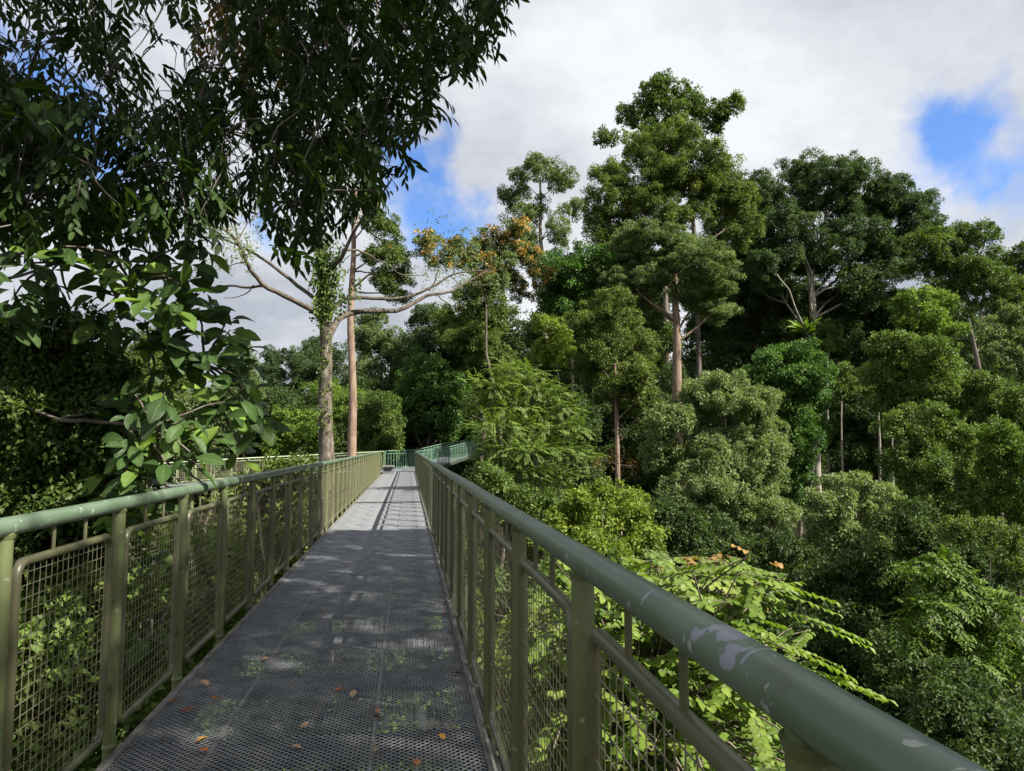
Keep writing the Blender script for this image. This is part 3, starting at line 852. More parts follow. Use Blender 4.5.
pxtree('tall_tree', 'feathery grey green tree on a straight tan trunk', [(650, 235, 24, 14), (630, 252, 24, 15), (672, 250, 28, 16), (700, 258, 26, 15), (618, 275, 22, 14), (650, 275, 26, 15), (690, 282, 26, 15), (720, 290, 22, 14), (640, 298, 20, 10), (712, 308, 22, 9)], 46, 'grey', 'tan', tw=11, clpx=7, dens=.85, leafpx=2.6, aspect=.4, flat=.5, tint=.5, tpx=[(678, 420), (677, 380), (677, 330), (675, 300), (674, 262), (672, 240)])
pxtree('dome_tree', 'huge domed tree of dark cloud like puffs with pale forking limbs', [(825, 178, 26, 18), (792, 182, 22, 16), (860, 180, 24, 16), (895, 190, 26, 17), (772, 198, 16, 13), (918, 212, 20, 16), (880, 212, 28, 15), (845, 212, 24, 13), (805, 212, 24, 14), (770, 228, 20, 15), (905, 238, 24, 12), (870, 245, 28, 12), (830, 252, 22, 12), (850, 230, 30, 12), (800, 232, 26, 13), (928, 234, 16, 14), (815, 266, 22, 10), (880, 272, 26, 10), (790, 250, 20, 14), (760, 262, 16, 14), (900, 262, 18, 10), (775, 285, 24, 14)], 58, 'blue', 'pale', tw=9, clpx=7.5, dens=.95, leafpx=2.2, inner=.05, tpx=[(814, 400), (814, 360), (813, 305), (810, 275), (818, 250), (826, 222), (826, 195)])
pxtree('tree', 'dark dense tree filling the gap between the tan trunk and the domed tree', [(745, 190, 20, 14), (760, 215, 22, 18), (735, 225, 24, 18), (755, 250, 28, 20), (725, 262, 22, 18), (745, 290, 30, 20), (770, 310, 28, 20), (720, 320, 26, 20), (750, 340, 28, 20)], 64, 'dark', 'brown', tw=8, clpx=8, leafpx=2.3)
pxtree('tree', 'shadowy tree below the tallest crown, left of the tan trunk', [(605, 265, 24, 18), (628, 290, 26, 18), (590, 295, 20, 18), (650, 310, 24, 18), (640, 335, 24, 18), (600, 325, 26, 20)], 62, 'dark', 'brown', tw=7, clpx=8)
pxtree('tree', 'dull green tree under the right half of the domed crown', [(850, 290, 26, 15), (885, 300, 26, 16), (825, 310, 26, 15), (862, 322, 30, 18), (900, 330, 26, 18), (835, 345, 26, 18), (790, 330, 22, 16), (875, 352, 28, 20), (800, 355, 22, 16)], 60, 'dark', 'grey', tw=7, clpx=7.5, tpx=[(868, 470), (868, 420), (866, 380), (864, 340), (862, 310)])
pxtree('tree', 'spreading tree at the right edge right of the domed crown', [(940, 245, 22, 14), (968, 240, 24, 13), (925, 262, 20, 13), (958, 268, 26, 14), (990, 262, 22, 14), (1015, 275, 20, 14), (985, 288, 24, 13), (945, 290, 22, 13), (1012, 300, 20, 14), (1035, 262, 18, 14)], 52, 'mid', 'pale', tw=6, clpx=7, dens=.8, tpx=[(994, 440), (985, 400), (975, 350), (980, 315), (985, 290), (982, 262)])
pxtree('slender_tree', 'thin tree with open twiggy crown at the right edge above the leaning trunk', [(1010, 320, 20, 14), (985, 332, 18, 13), (1025, 345, 20, 16), (1000, 362, 22, 15), (965, 350, 16, 13)], 46, 'grey', 'pale', tw=4, clpx=6, dens=.6)

# --- right: middle distance
pxtree('tree', 'mixed dark leaf tree with a thin stem left of the tallest crown', [(565, 270, 22, 12), (590, 262, 20, 12), (550, 290, 20, 14), (585, 290, 22, 14), (565, 310, 20, 12), (548, 268, 14, 10)], 48, 'rich', 'pale', tw=4, clpx=7, leafpx=3.0, dens=.8, tpx=[(573, 420), (573, 370), (571, 320), (568, 290), (568, 268)])
pxtree('slender_tree', 'small yellow green tree left of the olive crown, above the layered tree', [(548, 325, 14, 9), (556, 340, 16, 10), (545, 352, 14, 9), (562, 358, 12, 9)], 40, 'yellow', 'pale', tw=3, clpx=6, dens=.8, leafpx=2.6, tint=.3)
pxtree('tree', 'olive leafed tree on a slim pale trunk left of the rich round tree', [(612, 305, 20, 12), (595, 322, 20, 13), (630, 325, 20, 13), (590, 345, 16, 14), (612, 345, 24, 15), (638, 350, 18, 14), (600, 370, 20, 14), (632, 375, 22, 15), (612, 392, 20, 12), (645, 395, 14, 12), (640, 415, 14, 10)], 38, 'olive', 'tan', tw=6, clpx=7, leafpx=2.5, dens=.85, tpx=[(618, 530), (618, 480), (617, 430), (616, 395), (614, 350), (612, 315)], tint=.5)
pxtree('tree', 'dark backing tree behind the slim pale trunk', None, 50, 'dark', auto=(650, 365, 520, 100, 9), tw=6, clpx=9)
pxtree('tree', 'shaded tree between the layered tree and the slim pale trunk', None, 48, 'dark', auto=(572, 372, 510, 80, 8), tw=6, clpx=9)
pxtree('layered_tree', 'bright green feathery tree with tiered boughs right of the walkway end', [(508, 368, 18, 7), (528, 372, 16, 7), (490, 385, 22, 8), (520, 388, 28, 9), (548, 392, 20, 8), (485, 405, 24, 9), (520, 408, 32, 9), (560, 408, 22, 8), (500, 425, 30, 9), (540, 428, 34, 9), (575, 428, 18, 8), (492, 448, 20, 10), (525, 450, 32, 10), (562, 450, 28, 9), (585, 455, 10, 6), (520, 472, 26, 10), (555, 475, 26, 10), (500, 465, 16, 10), (540, 495, 24, 10)], 25, 'mid', 'brown', tw=7, clpx=8, leafpx=2.9, dens=1.25, style='spray', K=22, sag=.12, tint=.75, foot_px=525, aspect=.5, rough=False)
pxtree('round_tree', 'big rounded grey green tree with whorled leaves in the middle of the valley', [(722, 392, 26, 15), (695, 402, 22, 15), (750, 402, 24, 15), (672, 425, 20, 17), (705, 425, 28, 17), (745, 428, 28, 18), (770, 440, 18, 18), (668, 455, 20, 18), (700, 458, 28, 20), (740, 465, 30, 20), (772, 470, 18, 20), (678, 485, 20, 18), (712, 492, 28, 18), (750, 498, 26, 18), (775, 510, 18, 14), (700, 515, 18, 14), (735, 520, 18, 12)], 33, 'grey', 'pale', tw=5, clpx=8, leafpx=3.3, dens=1.15, aspect=.42, tpx=[(738, 570), (738, 545), (736, 510), (730, 460), (724, 410)], tint=.8)
pxtree('vine_clad_tree', 'tree draped in bright green climbing leaves right of the rounded grey green tree', [(790, 352, 26, 13), (762, 368, 22, 13), (810, 370, 20, 14), (785, 385, 26, 15), (812, 398, 16, 15), (790, 412, 22, 16), (812, 428, 14, 14), (798, 445, 18, 14), (805, 470, 16, 16), (800, 495, 16, 14)], 42, 'rich', 'brown', tw=6, clpx=7.5, leafpx=3.2, dens=1.1, tint=.6)
pxtree('tree', 'dark tree in the shade right of the vine clad tree', None, 52, 'dark', auto=(858, 385, 530, 90, 9), tw=6, clpx=9, )
pxtree('slender_tree', 'slim bare stemmed tree in the shadow right of the vine clad tree', [(876, 375, 14, 9), (884, 390, 12, 8), (870, 392, 12, 8)], 40, 'mid', 'pale', tw=4, clpx=6, tpx=[(880, 500), (880, 450), (878, 410), (877, 380)])
pxtree('tree', 'leafy tree with a bright yellow green top at the right of the valley', [(915, 302, 14, 9), (935, 298, 16, 9), (925, 318, 20, 10), (945, 328, 16, 10), (905, 330, 14, 9)], 34, 'fresh', 'pale', tw=4, clpx=7, leafpx=3.3, dens=.95, tpx=[(912, 420), (910, 370), (912, 335), (920, 308)], tint=.45)
pxtree('tree', 'tall leafy green tree left of the leaning trunk at the right', [(900, 352, 24, 13), (935, 355, 22, 13), (880, 372, 20, 13), (915, 375, 24, 14), (950, 372, 20, 13), (935, 392, 24, 13), (975, 385, 16, 12), (898, 398, 20, 14), (960, 405, 18, 12)], 33, 'mid', 'grey', tw=5, clpx=7.5, leafpx=3.4, dens=1.0, tint=.6)
pxtree('tree', 'bushy tree with light leaves beneath the tall leafy tree at the right', [(905, 425, 20, 14), (935, 420, 20, 13), (920, 448, 24, 15), (955, 445, 22, 14), (900, 468, 20, 14), (935, 472, 26, 15), (970, 470, 22, 14), (915, 500, 24, 15), (955, 502, 26, 15), (990, 490, 20, 15)], 29, 'mid', 'grey', tw=5, clpx=7.5, leafpx=3.2, dens=1.05, tint=.62)
pxtree('leaning_tree', 'tree on a thick grey leaning trunk at the right edge', [(1000, 395, 16, 10), (1018, 410, 18, 12), (985, 412, 10, 8)], 38, 'mid', 'grey', tw=9, clpx=7, tpx=[(1000, 520), (992, 430), (984, 395), (975, 350), (968, 318)], dens=.9)
pxtree('bushy_tree', 'yellow green bushy tree at the right edge of the valley', [(1005, 445, 24, 14), (1025, 465, 20, 16), (998, 475, 20, 14), (1015, 500, 24, 16)], 27, 'fresh', 'grey', tw=5, clpx=8, leafpx=3.2, tint=.4)
pxtree('tree', 'pale leaved tree with drooping clusters right of the rounded tree', [(850, 490, 20, 11), (872, 500, 18, 11), (830, 505, 20, 12), (855, 515, 26, 13), (885, 520, 14, 12), (825, 530, 20, 13), (858, 540, 24, 13), (885, 548, 12, 12), (840, 560, 18, 10)], 27, 'grey', 'brown', tw=5, clpx=7.5, leafpx=4.0, dens=1.05, tint=.95, aspect=.42)
pxtree('tree', 'fern leaved tree with lit drooping fronds at the lower right', [(935, 555, 18, 8), (915, 575, 26, 10), (950, 580, 22, 10), (975, 598, 28, 11), (930, 605, 26, 12), (1005, 605, 26, 12), (905, 628, 22, 12), (945, 632, 28, 13), (990, 635, 30, 13), (1025, 640, 20, 14), (920, 665, 26, 14), (965, 665, 30, 14), (1010, 672, 28, 14)], 19, 'fresh', 'brown', tw=7, style='spray', clpx=12, leafpx=6.0, dens=2.6, K=18, sag=.45, aspect=.42, tint=.34, foot_px=1015)
pxtree('bushy_tree', 'airy light tree on thin pale twigs at the right edge above the fern leaved tree', [(985, 535, 26, 10), (1015, 545, 24, 11), (960, 530, 18, 8), (1000, 560, 20, 9)], 22, 'olive', 'pale', tw=3, clpx=8, leafpx=3.2, dens=.75, tint=.5)
pxtree('bushy_tree', 'low dark green tree under the rounded grey green tree, behind the lime shrub', [(668, 520, 26, 16), (690, 535, 28, 18), (655, 545, 26, 18), (720, 545, 26, 16), (685, 560, 30, 18), (755, 555, 26, 16), (785, 560, 22, 16)], 26, 'dark', tw=5, clpx=9, leafpx=3.6, dens=1.0)
pxtree('bushy_tree', 'shaded green tree low between the pale leaved tree and the fern leaved tree', [(905, 525, 22, 16), (925, 545, 22, 14), (885, 565, 22, 16), (960, 560, 26, 14), (1000, 565, 26, 14), (900, 590, 22, 14)], 25, 'dark', tw=5, clpx=9, leafpx=3.6)
pxtree('bush', 'dark bush deep in the gully below the pale leaved tree', None, 26, 'dark', auto=(850, 575, 720, 120, 9), tw=4, clpx=12, leafpx=4.2, cat='bush')
pxtree('bush', 'dark bush in the bottom right corner beyond the handrail', None, 17, 'dark', auto=(960, 700, 830, 170, 9), tw=4, clpx=16, leafpx=5, cat='bush')
pxtree('bush', 'shadowed bush under the fern leaved tree beside the handrail', None, 22, 'dark', auto=(905, 670, 800, 130, 8), tw=4, clpx=14, leafpx=4.6, cat='bush')
pxtree('bushy_tree', 'yellow green bushy tree directly beyond the right handrail', [(598, 492, 20, 9), (575, 505, 20, 11), (618, 505, 22, 12), (560, 520, 18, 10), (595, 525, 26, 14), (635, 525, 18, 14), (640, 548, 18, 12), (605, 550, 28, 14), (570, 548, 22, 14), (625, 575, 24, 14)], 15, 'yellow', 'brown', tw=5, clpx=10, leafpx=4.4, dens=1.2, tint=.32)
pxtree('tree', 'deep green leafy tree under the layered tree beside the right railing', [(505, 492, 22, 12), (535, 505, 24, 12), (492, 510, 16, 12), (520, 522, 24, 14), (548, 530, 22, 14), (490, 475, 14, 10)], 19, 'mid', 'brown', tw=6, clpx=9, leafpx=4, tint=.6)
for (x_, y_, b_, Y_, lab_) in ((668, 330, 520, 52, 'very thin dark stemmed tree just left of the straight tan trunk'), (842, 372, 500, 46, 'thin grey stemmed tree in the dark gap right of the vine clad tree'), (893, 392, 520, 44, 'thin stemmed tree behind the light bushy tree at the right'), (828, 330, 480, 55, 'slim tree under the right side of the domed crown'),
                            (648, 350, 510, 50, 'slim tree right of the slim pale trunk in the shade')):
    pxtree('slender_tree', lab_, [(x_, y_, 9, 8), (x_ + 6, y_ + 14, 10, 7), (x_ - 6, y_ + 18, 9, 7)], Y_, 'mid', 'pale', tw=3, clpx=5, dens=.8, tpx=[(x_ + 2, b_), (x_ - 1, (y_ + b_) / 2), (x_, y_ + 10)])
pxtree('dead_bush', 'bare pinkish brown twiggy bush at the foot of the slim pale trunk', [(602, 462, 12, 8), (618, 458, 14, 9), (632, 470, 10, 8)], 37, 'rust', 'pale', tw=3, clpx=5, leafpx=1.2, dens=.35, m=8, cat='bush')

# ------------------------------------------------------------------ ivy clad tree with long bare limbs, reddish trunk
def pxtube(mb, pts, Y, w0, w1, n=8, wob=0.0, dY=None, rng=RNG):
    P = np.array([W(a, b, Y + (0 if dY is None else dY * i / (len(pts) - 1))) for i, (a, b) in enumerate(pts)])
    P = smooth(P, 1); P[1:-1] += rng.normal(0, wob, P[1:-1].shape)
    s = ppm(pts[0][0], Y); mb.tube(P, np.linspace(w0, w1, len(P)) * s / 2, n); return P


rgt = np.random.default_rng(31)
TY = 25.0
gb = W(326, 443, TY)
t_ = thing('ivy_clad_tree', 'tree with mossy ivy covered trunk and long bare crooked limbs reaching both ways', 'tree')
m = MB()
pt = [W(*q, TY) for q in [(327, 470), (326, 440), (325, 400), (326, 360), (326, 335), (323, 300), (321, 270), (319, 235), (322, 200), (326, 150)]]
pt = [np.array([pt[0][0] + .1, TY, float(ground(gb[0], TY)) - .2])] + pt
s_ = ppm(326, TY); m.tube(smooth(pt, 1), np.interp(np.arange(len(smooth(pt, 1))), [0, 4, 8, 13, 22], np.array([19, 15, 13, 10.5, 5]) * s_ / 2), 12)
m.build('trunk', BARK['mossy'], t_)
limbs = [([(325, 322), (315, 312), (297, 302), (280, 293), (264, 286), (256, 276), (248, 267), (244, 254), (238, 242), (228, 231), (214, 225), (198, 222)], 6.5, 1.8, -2.5),
         ([(321, 304), (302, 289), (284, 275), (271, 264), (256, 254), (240, 246), (222, 238), (205, 238), (190, 232)], 4.5, 1.2, 1.5),
         ([(262, 286), (250, 288), (238, 286), (222, 286)], 3.2, 2.0, .5), ([(254, 285), (248, 293), (236, 297), (224, 298)], 1.4, .7, .5),
         ([(240, 246), (236, 230), (232, 215), (226, 205), (222, 196)], 2.2, .8, 0), ([(232, 236), (220, 215), (210, 205), (205, 195)], 1.8, .6, -1),
         ([(238, 243), (245, 225), (256, 215), (268, 208)], 1.8, .6, 1), ([(248, 262), (232, 264), (218, 270), (204, 272)], 1.4, .5, 0),
         ([(326, 342), (336, 322), (344, 315), (360, 311), (378, 311), (392, 311), (407, 307), (418, 300), (429, 294), (443, 294), (455, 290), (468, 281), (491, 270)], 7.5, 1.6, 3.5),
         ([(328, 318), (334, 307), (346, 298), (360, 297), (378, 299), (395, 299), (410, 296), (424, 291), (438, 283), (450, 276), (464, 272), (490, 270)], 5.5, 1.3, 1.5),
         ([(324, 276), (334, 266), (343, 256), (350, 238), (359, 224), (368, 210), (384, 192), (392, 178)], 5.0, 1.4, -2),
         ([(347, 250), (360, 250), (374, 258), (388, 264), (398, 274), (412, 276), (428, 274)], 2.4, .7, 3),
         ([(436, 293), (444, 302), (454, 306), (466, 306)], 1.6, .6, .5), ([(429, 291), (436, 280), (440, 262), (436, 245), (440, 235)], 1.8, .6, 0),
         ([(452, 276), (456, 262), (466, 250), (470, 240)], 1.8, .6, 0), ([(468, 281), (480, 286), (492, 284)], 1.2, .5, 0)]
m = MB(); tips = []
for pts, w0, w1, dY in limbs:
    P = pxtube(m, pts, TY, w0, w1, 8, .012, dY, rgt); tips.append((P, w1))
m.build('limb', BARK['limb'], t_)
# thin leafy tufts at the limb ends
C = []
for j in (0, 1, 4, 5, 6, 7):
    P = tips[j][0]
    for q in P[int(len(P) * .55):]: C += [q + rgt.normal(0, .28, 3) for _ in range(3)]
C = np.array(C); mb = MB(); puff(mb, C, rdir(len(C), rgt), .28, 16, .10, rgt, .7, .6, .5); mb.build('crown', G['grey'], t_)
C = []
for j in (9, 11, 13, 14, 15, 8):
    P = tips[j][0]
    for q in P[int(len(P) * (.75 if j in (8, 9) else .35)):]: C += [q + rgt.normal(0, .40, 3) + [0, 0, .15] for _ in range(3)]
C = np.array(C); mb = MB(); puff(mb, C, rdir(len(C), rgt), .3, 14, .09, rgt, .7, .6, .45); mb.build('crown', G['grey'], t_)
C = np.array([W(324 + rgt.normal(0, 13), 165 + rgt.normal(0, 15), TY + rgt.normal(0, .5)) for _ in range(90)])
mb = MB(); puff(mb, C, rdir(len(C), rgt), .3, 18, .13, rgt, .8, .5, .5); mb.build('crown', G['mid'], t_)
# leaves of the ivy
C = []
for k in range(230):
    py = rgt.uniform(240, 430); f_ = np.interp(py, [240, 330, 430], [9, 8, 6]); c = W(326 - (0 if py > 330 else 3) + rgt.normal(0, 1) * f_ * .55, py, TY)
    if rgt.random() < np.interp(py, [240, 330, 345, 430], [1, 1, .75, .25]): C.append(c + [0, rgt.uniform(-.35, .2), 0])
C = np.array(C); mb = MB(); puff(mb, C, rdir(len(C), rgt), .15, 10, .10, rgt, 1.1, .6, .7)
tag(mb.build('climbing_ivy', G['mid']), 'leafy green ivy climbing the mottled trunk of the bare limbed tree', 'climbing plant')
C = []
for k in range(70):
    py = rgt.uniform(245, 312); C.append(W(330 + rgt.normal(0, 1) * 9, py, TY - .3))
C = np.array(C); mb = MB(); spray(mb, C, np.array([0, 0, -1.]) + rdir(len(C), rgt) * .5, .7, 10, .2, rgt, .5, .5, .1, flatd=1.0)
mb.build('crown', G['mid'], t_)

pxtree('tall_tree', 'slim tree with smooth reddish tan trunk beside the ivy clad trunk', [(385, 232, 16, 12), (398, 250, 18, 12), (375, 258, 12, 10), (372, 220, 12, 10), (405, 272, 16, 10), (384, 280, 14, 9), (392, 295, 14, 7), (365, 200, 12, 10)], 47, 'mid', 'tan', tw=10, clpx=6, leafpx=2.2, dens=.8,
       tpx=[(352, 470), (352, 440), (353, 400), (352, 360), (350, 320), (352, 280), (354, 250), (353, 215), (356, 190)], extra=('rust', .12, 'old_leaves', .12))

# ------------------------------------------------------------------ hanging foliage over the walkway
def inpoly(x, y, P):
    c = False; n_ = len(P); j = n_ - 1
    for i in range(n_):
        (xi, yi), (xj, yj) = P[i], P[j]
        if (yi > y) != (yj > y) and x < (xj - xi) * (y - yi) / (yj - yi) + xi: c = not c
        j = i
    return c


OVER = [(-60, -40), (520, -40), (505, 6), (500, 30), (484, 50), (470, 100), (452, 62), (440, 78), (430, 128), (408, 140), (396, 150), (408, 168), (380, 178), (372, 205), (352, 222), (322, 238), (306, 262), (286, 258), (262, 205), (238, 205), (222, 232), (205, 228), (185, 250), (120, 240), (60, 232), (20, 250), (-60, 260)]
ro = np.random.default_rng(41)
t_ = thing('overhanging_tree', 'big tree whose dark drooping leafy twigs hang across the top left of the view', 'tree')
TR = np.array([-4.6, .6]); gz = float(ground(*TR))
tp = np.array([[TR[0], TR[1], gz - .2], [TR[0] + .1, TR[1], -6], [TR[0] - .1, TR[1] + .1, 0], [TR[0] + .1, TR[1] + .2, 5], [TR[0] + .8, TR[1] + .2, 9]])
m = MB(); m.tube(smooth(tp), np.linspace(.42, .22, len(smooth(tp))), 14)
C = []
while len(C) < 1650:
    x, y = ro.uniform(-60, 560), ro.uniform(-40, 265)
    if not inpoly(x, y, OVER): continue
    # looser where the photo shows sky between the twigs
    dn = .95
    for (hx, hy, hr) in ((60, 60, 55), (110, 15, 60), (215, 20, 60), (25, 40, 40), (300, 15, 45), (240, 160, 35), (150, 60, 40)):
        if (x - hx) ** 2 + (y - hy) ** 2 < hr * hr: dn = .3
    dn = min(dn, .85)
    if x > 250 and y < 190: dn = 1
    if ro.random() > dn: continue
    C.append(W(x, y - 8, ro.uniform(5.2, 8.6)))
C = np.array(C)
O = np.stack([ro.normal(.25, .8, len(C)), ro.normal(0, .6, len(C)), -np.ones(len(C)) * ro.uniform(.15, 1.1, len(C))], 1)
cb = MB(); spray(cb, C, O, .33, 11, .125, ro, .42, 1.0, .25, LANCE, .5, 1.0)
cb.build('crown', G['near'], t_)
sel = []
for _ in range(46): sel.append(W(ro.uniform(190, 285), ro.uniform(-20, 55), ro.uniform(6.4, 8.5)))
sel = np.array(sel); cb = MB(); spray(cb, sel, np.stack([ro.normal(0, .4, len(sel)), ro.normal(0, .4, len(sel)), -np.ones(len(sel))], 1), .42, 10, .12, ro, .3, 1.0, .25, LANCE, .6, 1.0)
cb.build('old_leaves', G['rust'], t_)
# limbs and hanging twigs
nodes = [W(x, y, Y) for x, y, Y in [(60, -60, 6), (180, -40, 7), (300, -50, 6.5), (420, -60, 6.5), (110, 60, 7.5), (250, 70, 7.5), (340, 60, 6.8), (400, 30, 7.2), (300, 150, 7), (40, 150, 7), (150, 170, 7.5), (220, 130, 8)]]
starts = {4: 0, 5: 1, 6: 2, 7: 3, 8: 6, 9: 0, 10: 4, 11: 5}
hub = tp[-2] + [.3, .4, .8]
for i_, nd in enumerate(nodes):
    a = hub if i_ < 4 else nodes[starts[i_]]
    q = curve(a, nd, ro, .06, 8, .05); m.tube(q, np.linspace(.09 if i_ < 4 else .020, .022 if i_ < 4 else .007, 8), 7, cap=False)
for c in C[::2]:
    d = [np.linalg.norm(c - nd) for nd in nodes]; nd = nodes[int(np.argmin(d))]
    if min(d) > .95: nd = c + ro.normal(0, .18, 3) + [0, .1, .35]
    m.tube(curve(nd, c, ro, .08, 6, .06), np.linspace(.008, .0025, 6), 4, cap=False)
# unseen leaf slab added above and behind camera, shaped to shade the near deck
n_ = 5600
sx = ro.uniform(-10, .35, n_); sy = ro.uniform(-3, 13.5, n_); hz = ro.uniform(9.2, 13, n_)
keep = (np.sin(sx * 2.1 + 1) * np.cos(sy * 1.3) + ro.normal(0, .45, n_) > -1.5) & ((sx > -2.3) | (sy > 7.5))
P = np.stack([sx + .87 * hz, sy - .58 * hz, hz], 1)[keep]
cb = MB(); spray(cb, P, rdir(len(P), ro) + [0, 0, -.3], .7, 13, .23, ro, .45, 1.0, .25, LANCE, .7, 1.0); cb.build('crown', G['near'], t_)  # this crown part holds only the added shading leaves
for k in range(16):
    q = P[ro.integers(len(P))]; m.tube(curve(tp[-1], q, ro, .05, 8, .06), np.linspace(.035, .008, 8), 6, cap=False)
m.tube(curve(hub, tp[-1] + [1.5, 0, 1], ro, .05, 5), .1, 8)
m.build('trunk', BARK['grey'], t_)

# ------------------------------------------------------------------ broad leaved tree at the left
rb = np.random.default_rng(51)
t_ = thing('broad_leaved_tree', 'tree with very large oval ribbed leaves reaching in from the left above the railing', 'tree')
ros = [(10, 95, 5.4), (35, 100, 5.6), (60, 92, 5.8), (12, 300, 5.6), (70, 300, 6), (100, 310, 6), (248, 372, 6.6), (258, 410, 6.6), (240, 445, 6.6), (215, 490, 6.4), (150, 490, 6), (120, 500, 6), (230, 330, 6.6), (180, 345, 6.4), (165, 345, 6), (145, 320, 6), (15, 75, 7), (50, 85, 6.6), (10, 118, 6), (40, 120, 6.6), (70, 95, 7.2), (5, 165, 6), (25, 205, 6), (55, 215, 5.8), (85, 222, 6), (30, 245, 5.6), (62, 246, 5.4), (95, 240, 5.8), (125, 238, 5.8), (150, 245, 6.2), (15, 275, 5.6), (50, 275, 6), (105, 262, 5.8), (135, 268, 5.5), (165, 262, 6), (188, 262, 6), (205, 240, 6.4), (180, 285, 5.6), (155, 292, 5.4), (120, 292, 6), (205, 285, 6.2), (200, 310, 6), (228, 318, 6.2), (175, 315, 6), (215, 345, 6), (242, 350, 6.3), (235, 375, 6), (195, 352, 6), (250, 395, 6.2), (225, 402, 5.8), (205, 385, 6), (150, 372, 6), (165, 392, 5.7), (135, 395, 5.9), (185, 418, 5.6), (160, 425, 5.6), (130, 432, 5.6), (210, 430, 5.9), (115, 405, 6.2), (190, 452, 5.4), (165, 462, 5.4), (205, 470, 5.6), (140, 462, 5.6), (225, 470, 6.2), (110, 470, 6), (180, 482, 5.6), (85, 205, 6.6), (120, 215, 6.6), (0, 225, 6.4),
       (35, 150, 7), (70, 170, 7), (100, 190, 7), (15, 190, 7), (60, 130, 7.4), (140, 215, 7), (45, 185, 7)]
trunkx = W(-95, 443, 6.4); g0 = float(ground(trunkx[0], 6.4))
m = MB(); tp = np.array([[trunkx[0], 6.4, g0 - .2], [trunkx[0] + .1, 6.4, -7], [trunkx[0], 6.3, -1], [trunkx[0] + .1, 6.4, 2.5], [trunkx[0], 6.5, 5.0]]); m.tube(smooth(tp), np.linspace(.22, .07, len(smooth(tp))), 10)
hubs = [W(x, y, Y) for x, y, Y in [(60, 262, 6), (130, 282, 6), (60, 330, 6.2), (150, 340, 6.2), (205, 365, 6.2), (60, 420, 6), (150, 430, 5.8), (30, 150, 6.4), (60, 215, 6.3)]]
for nd, fr in zip(hubs, [3, 0, 3, 2, 3, 9, 5, 4, 3]):
    a = {0: hubs[0], 5: hubs[5]}.get(fr) if fr in (0, 5) else (hubs[2] if (fr == 2 and nd is not hubs[2]) else (hubs[3] if fr == 3 and nd is hubs[4] else tp[3 if nd[2] < 3.4 else 4]))
    m.tube(curve(a, nd, rb, .05, 9, .02), np.linspace(.018, .010, 9), 7, cap=False)
P = []; D = []; Nn = []; LL = []; TT = []
for (x, y, Y) in ros:
    c = W(x, y, Y); nd = hubs[int(np.argmin([np.linalg.norm(c - h) for h in hubs]))]
    m.tube(curve(nd, c, rb, .07, 6, .02), np.linspace(.012, .006, 6), 6, cap=False)
    k = rb.integers(9, 13); a0 = rb.uniform(0, 6.28); base_t = rb.normal(.34, .16)
    for i_ in range(k):
        a = a0 + i_ * 2.4 + rb.normal(0, .25); el = rb.uniform(-.95, .6)
        d = np.array([math.cos(a), math.sin(a), el]); P.append(c + d * .03 - [0, 0, .02 * i_]); D.append(d)
        Nn.append(np.array([.1, -.55, 1.0]) + rb.normal(0, .5, 3)); LL.append(rb.uniform(.14, .27)); TT.append(base_t + rb.normal(0, .14) + (.45 if rb.random() < .14 else 0))
mb = MB(); put_leaves(mb, np.array(P), np.array(D), np.array(Nn), np.array(LL), 1.0, np.clip(TT, 0, 1), OBOV); mb.build('crown', G['big'], t_)
m.build('trunk', BARK['grey'], t_)

# ------------------------------------------------------------------ near bushes
NB = np.random.default_rng(61)
pxtree('dense_bush', 'dense dark small leaved bush crowding the left edge behind the railing', [(10, 345, 50, 30), (60, 345, 42, 28), (98, 372, 38, 32), (20, 400, 60, 45), (85, 425, 50, 45), (30, 460, 60, 45), (85, 485, 52, 40), (10, 520, 60, 40), (120, 455, 24, 26), (60, 540, 50, 30)], 6.6, 'bush', 'grey', tw=14, leafpx=7.0, clpx=15, dens=1.15, foot_px=20, cat='bush', tint=.42, spread=.0) if False else None
grow('dense_bush', 'dense dark small leaved bush crowding the left edge behind the railing', 'bush',
     lobes_px([(10, 345, 50, 30, .4), (60, 345, 42, 28, .2), (95, 372, 36, 32, .1), (20, 400, 60, 45, 0), (80, 425, 48, 45, .1), (30, 460, 60, 45, -.1), (80, 485, 50, 40, .1), (10, 520, 60, 40, 0), (118, 455, 20, 24, .3), (60, 545, 55, 35, .2), (120, 530, 30, 30, .4), (10, 580, 60, 40, .2)], 6.4),
     (W(20, 443, 6.6)[0], 6.6), .12, 'grey', 'bush', lp=.062, cl=.14, dens=1.15, tint=.42, seed=62)

# sunlit shrub with heart shaped leaves along arching twigs, right of the handrail
rs = np.random.default_rng(71)
t_ = thing('heart_leaf_shrub', 'bright lime shrub with drooping rows of heart shaped leaves and reddish tips beyond the handrail', 'shrub')
SY = 6.6
tw = [((690, 590), (866, 612)), ((700, 618), (852, 648)), ((690, 645), (882, 664)), ((655, 590), (775, 562)), ((640, 575), (742, 548)), ((700, 575), (838, 583)), ((660, 625), (790, 690)), ((690, 665), (842, 688)), ((600, 600), (690, 556)), ((640, 610), (760, 600)), ((660, 560), (728, 556)), ((700, 690), (800, 720)), ((560, 580), (640, 560)), ((590, 590), (620, 545)), ((740, 600), (800, 570))]
C = []; A = []; Ls = []
for (a, b) in tw:
    for r_ in range(2):
        dy = rs.normal(0, .35); p = W(*a, SY + dy); q = W(b[0] + rs.normal(0, 6), b[1] + rs.normal(0, 5) + r_ * 5, SY + dy + rs.normal(0, .3)); C.append((p + q) / 2); A.append(nrm(q - p)); Ls.append(np.linalg.norm(q - p))
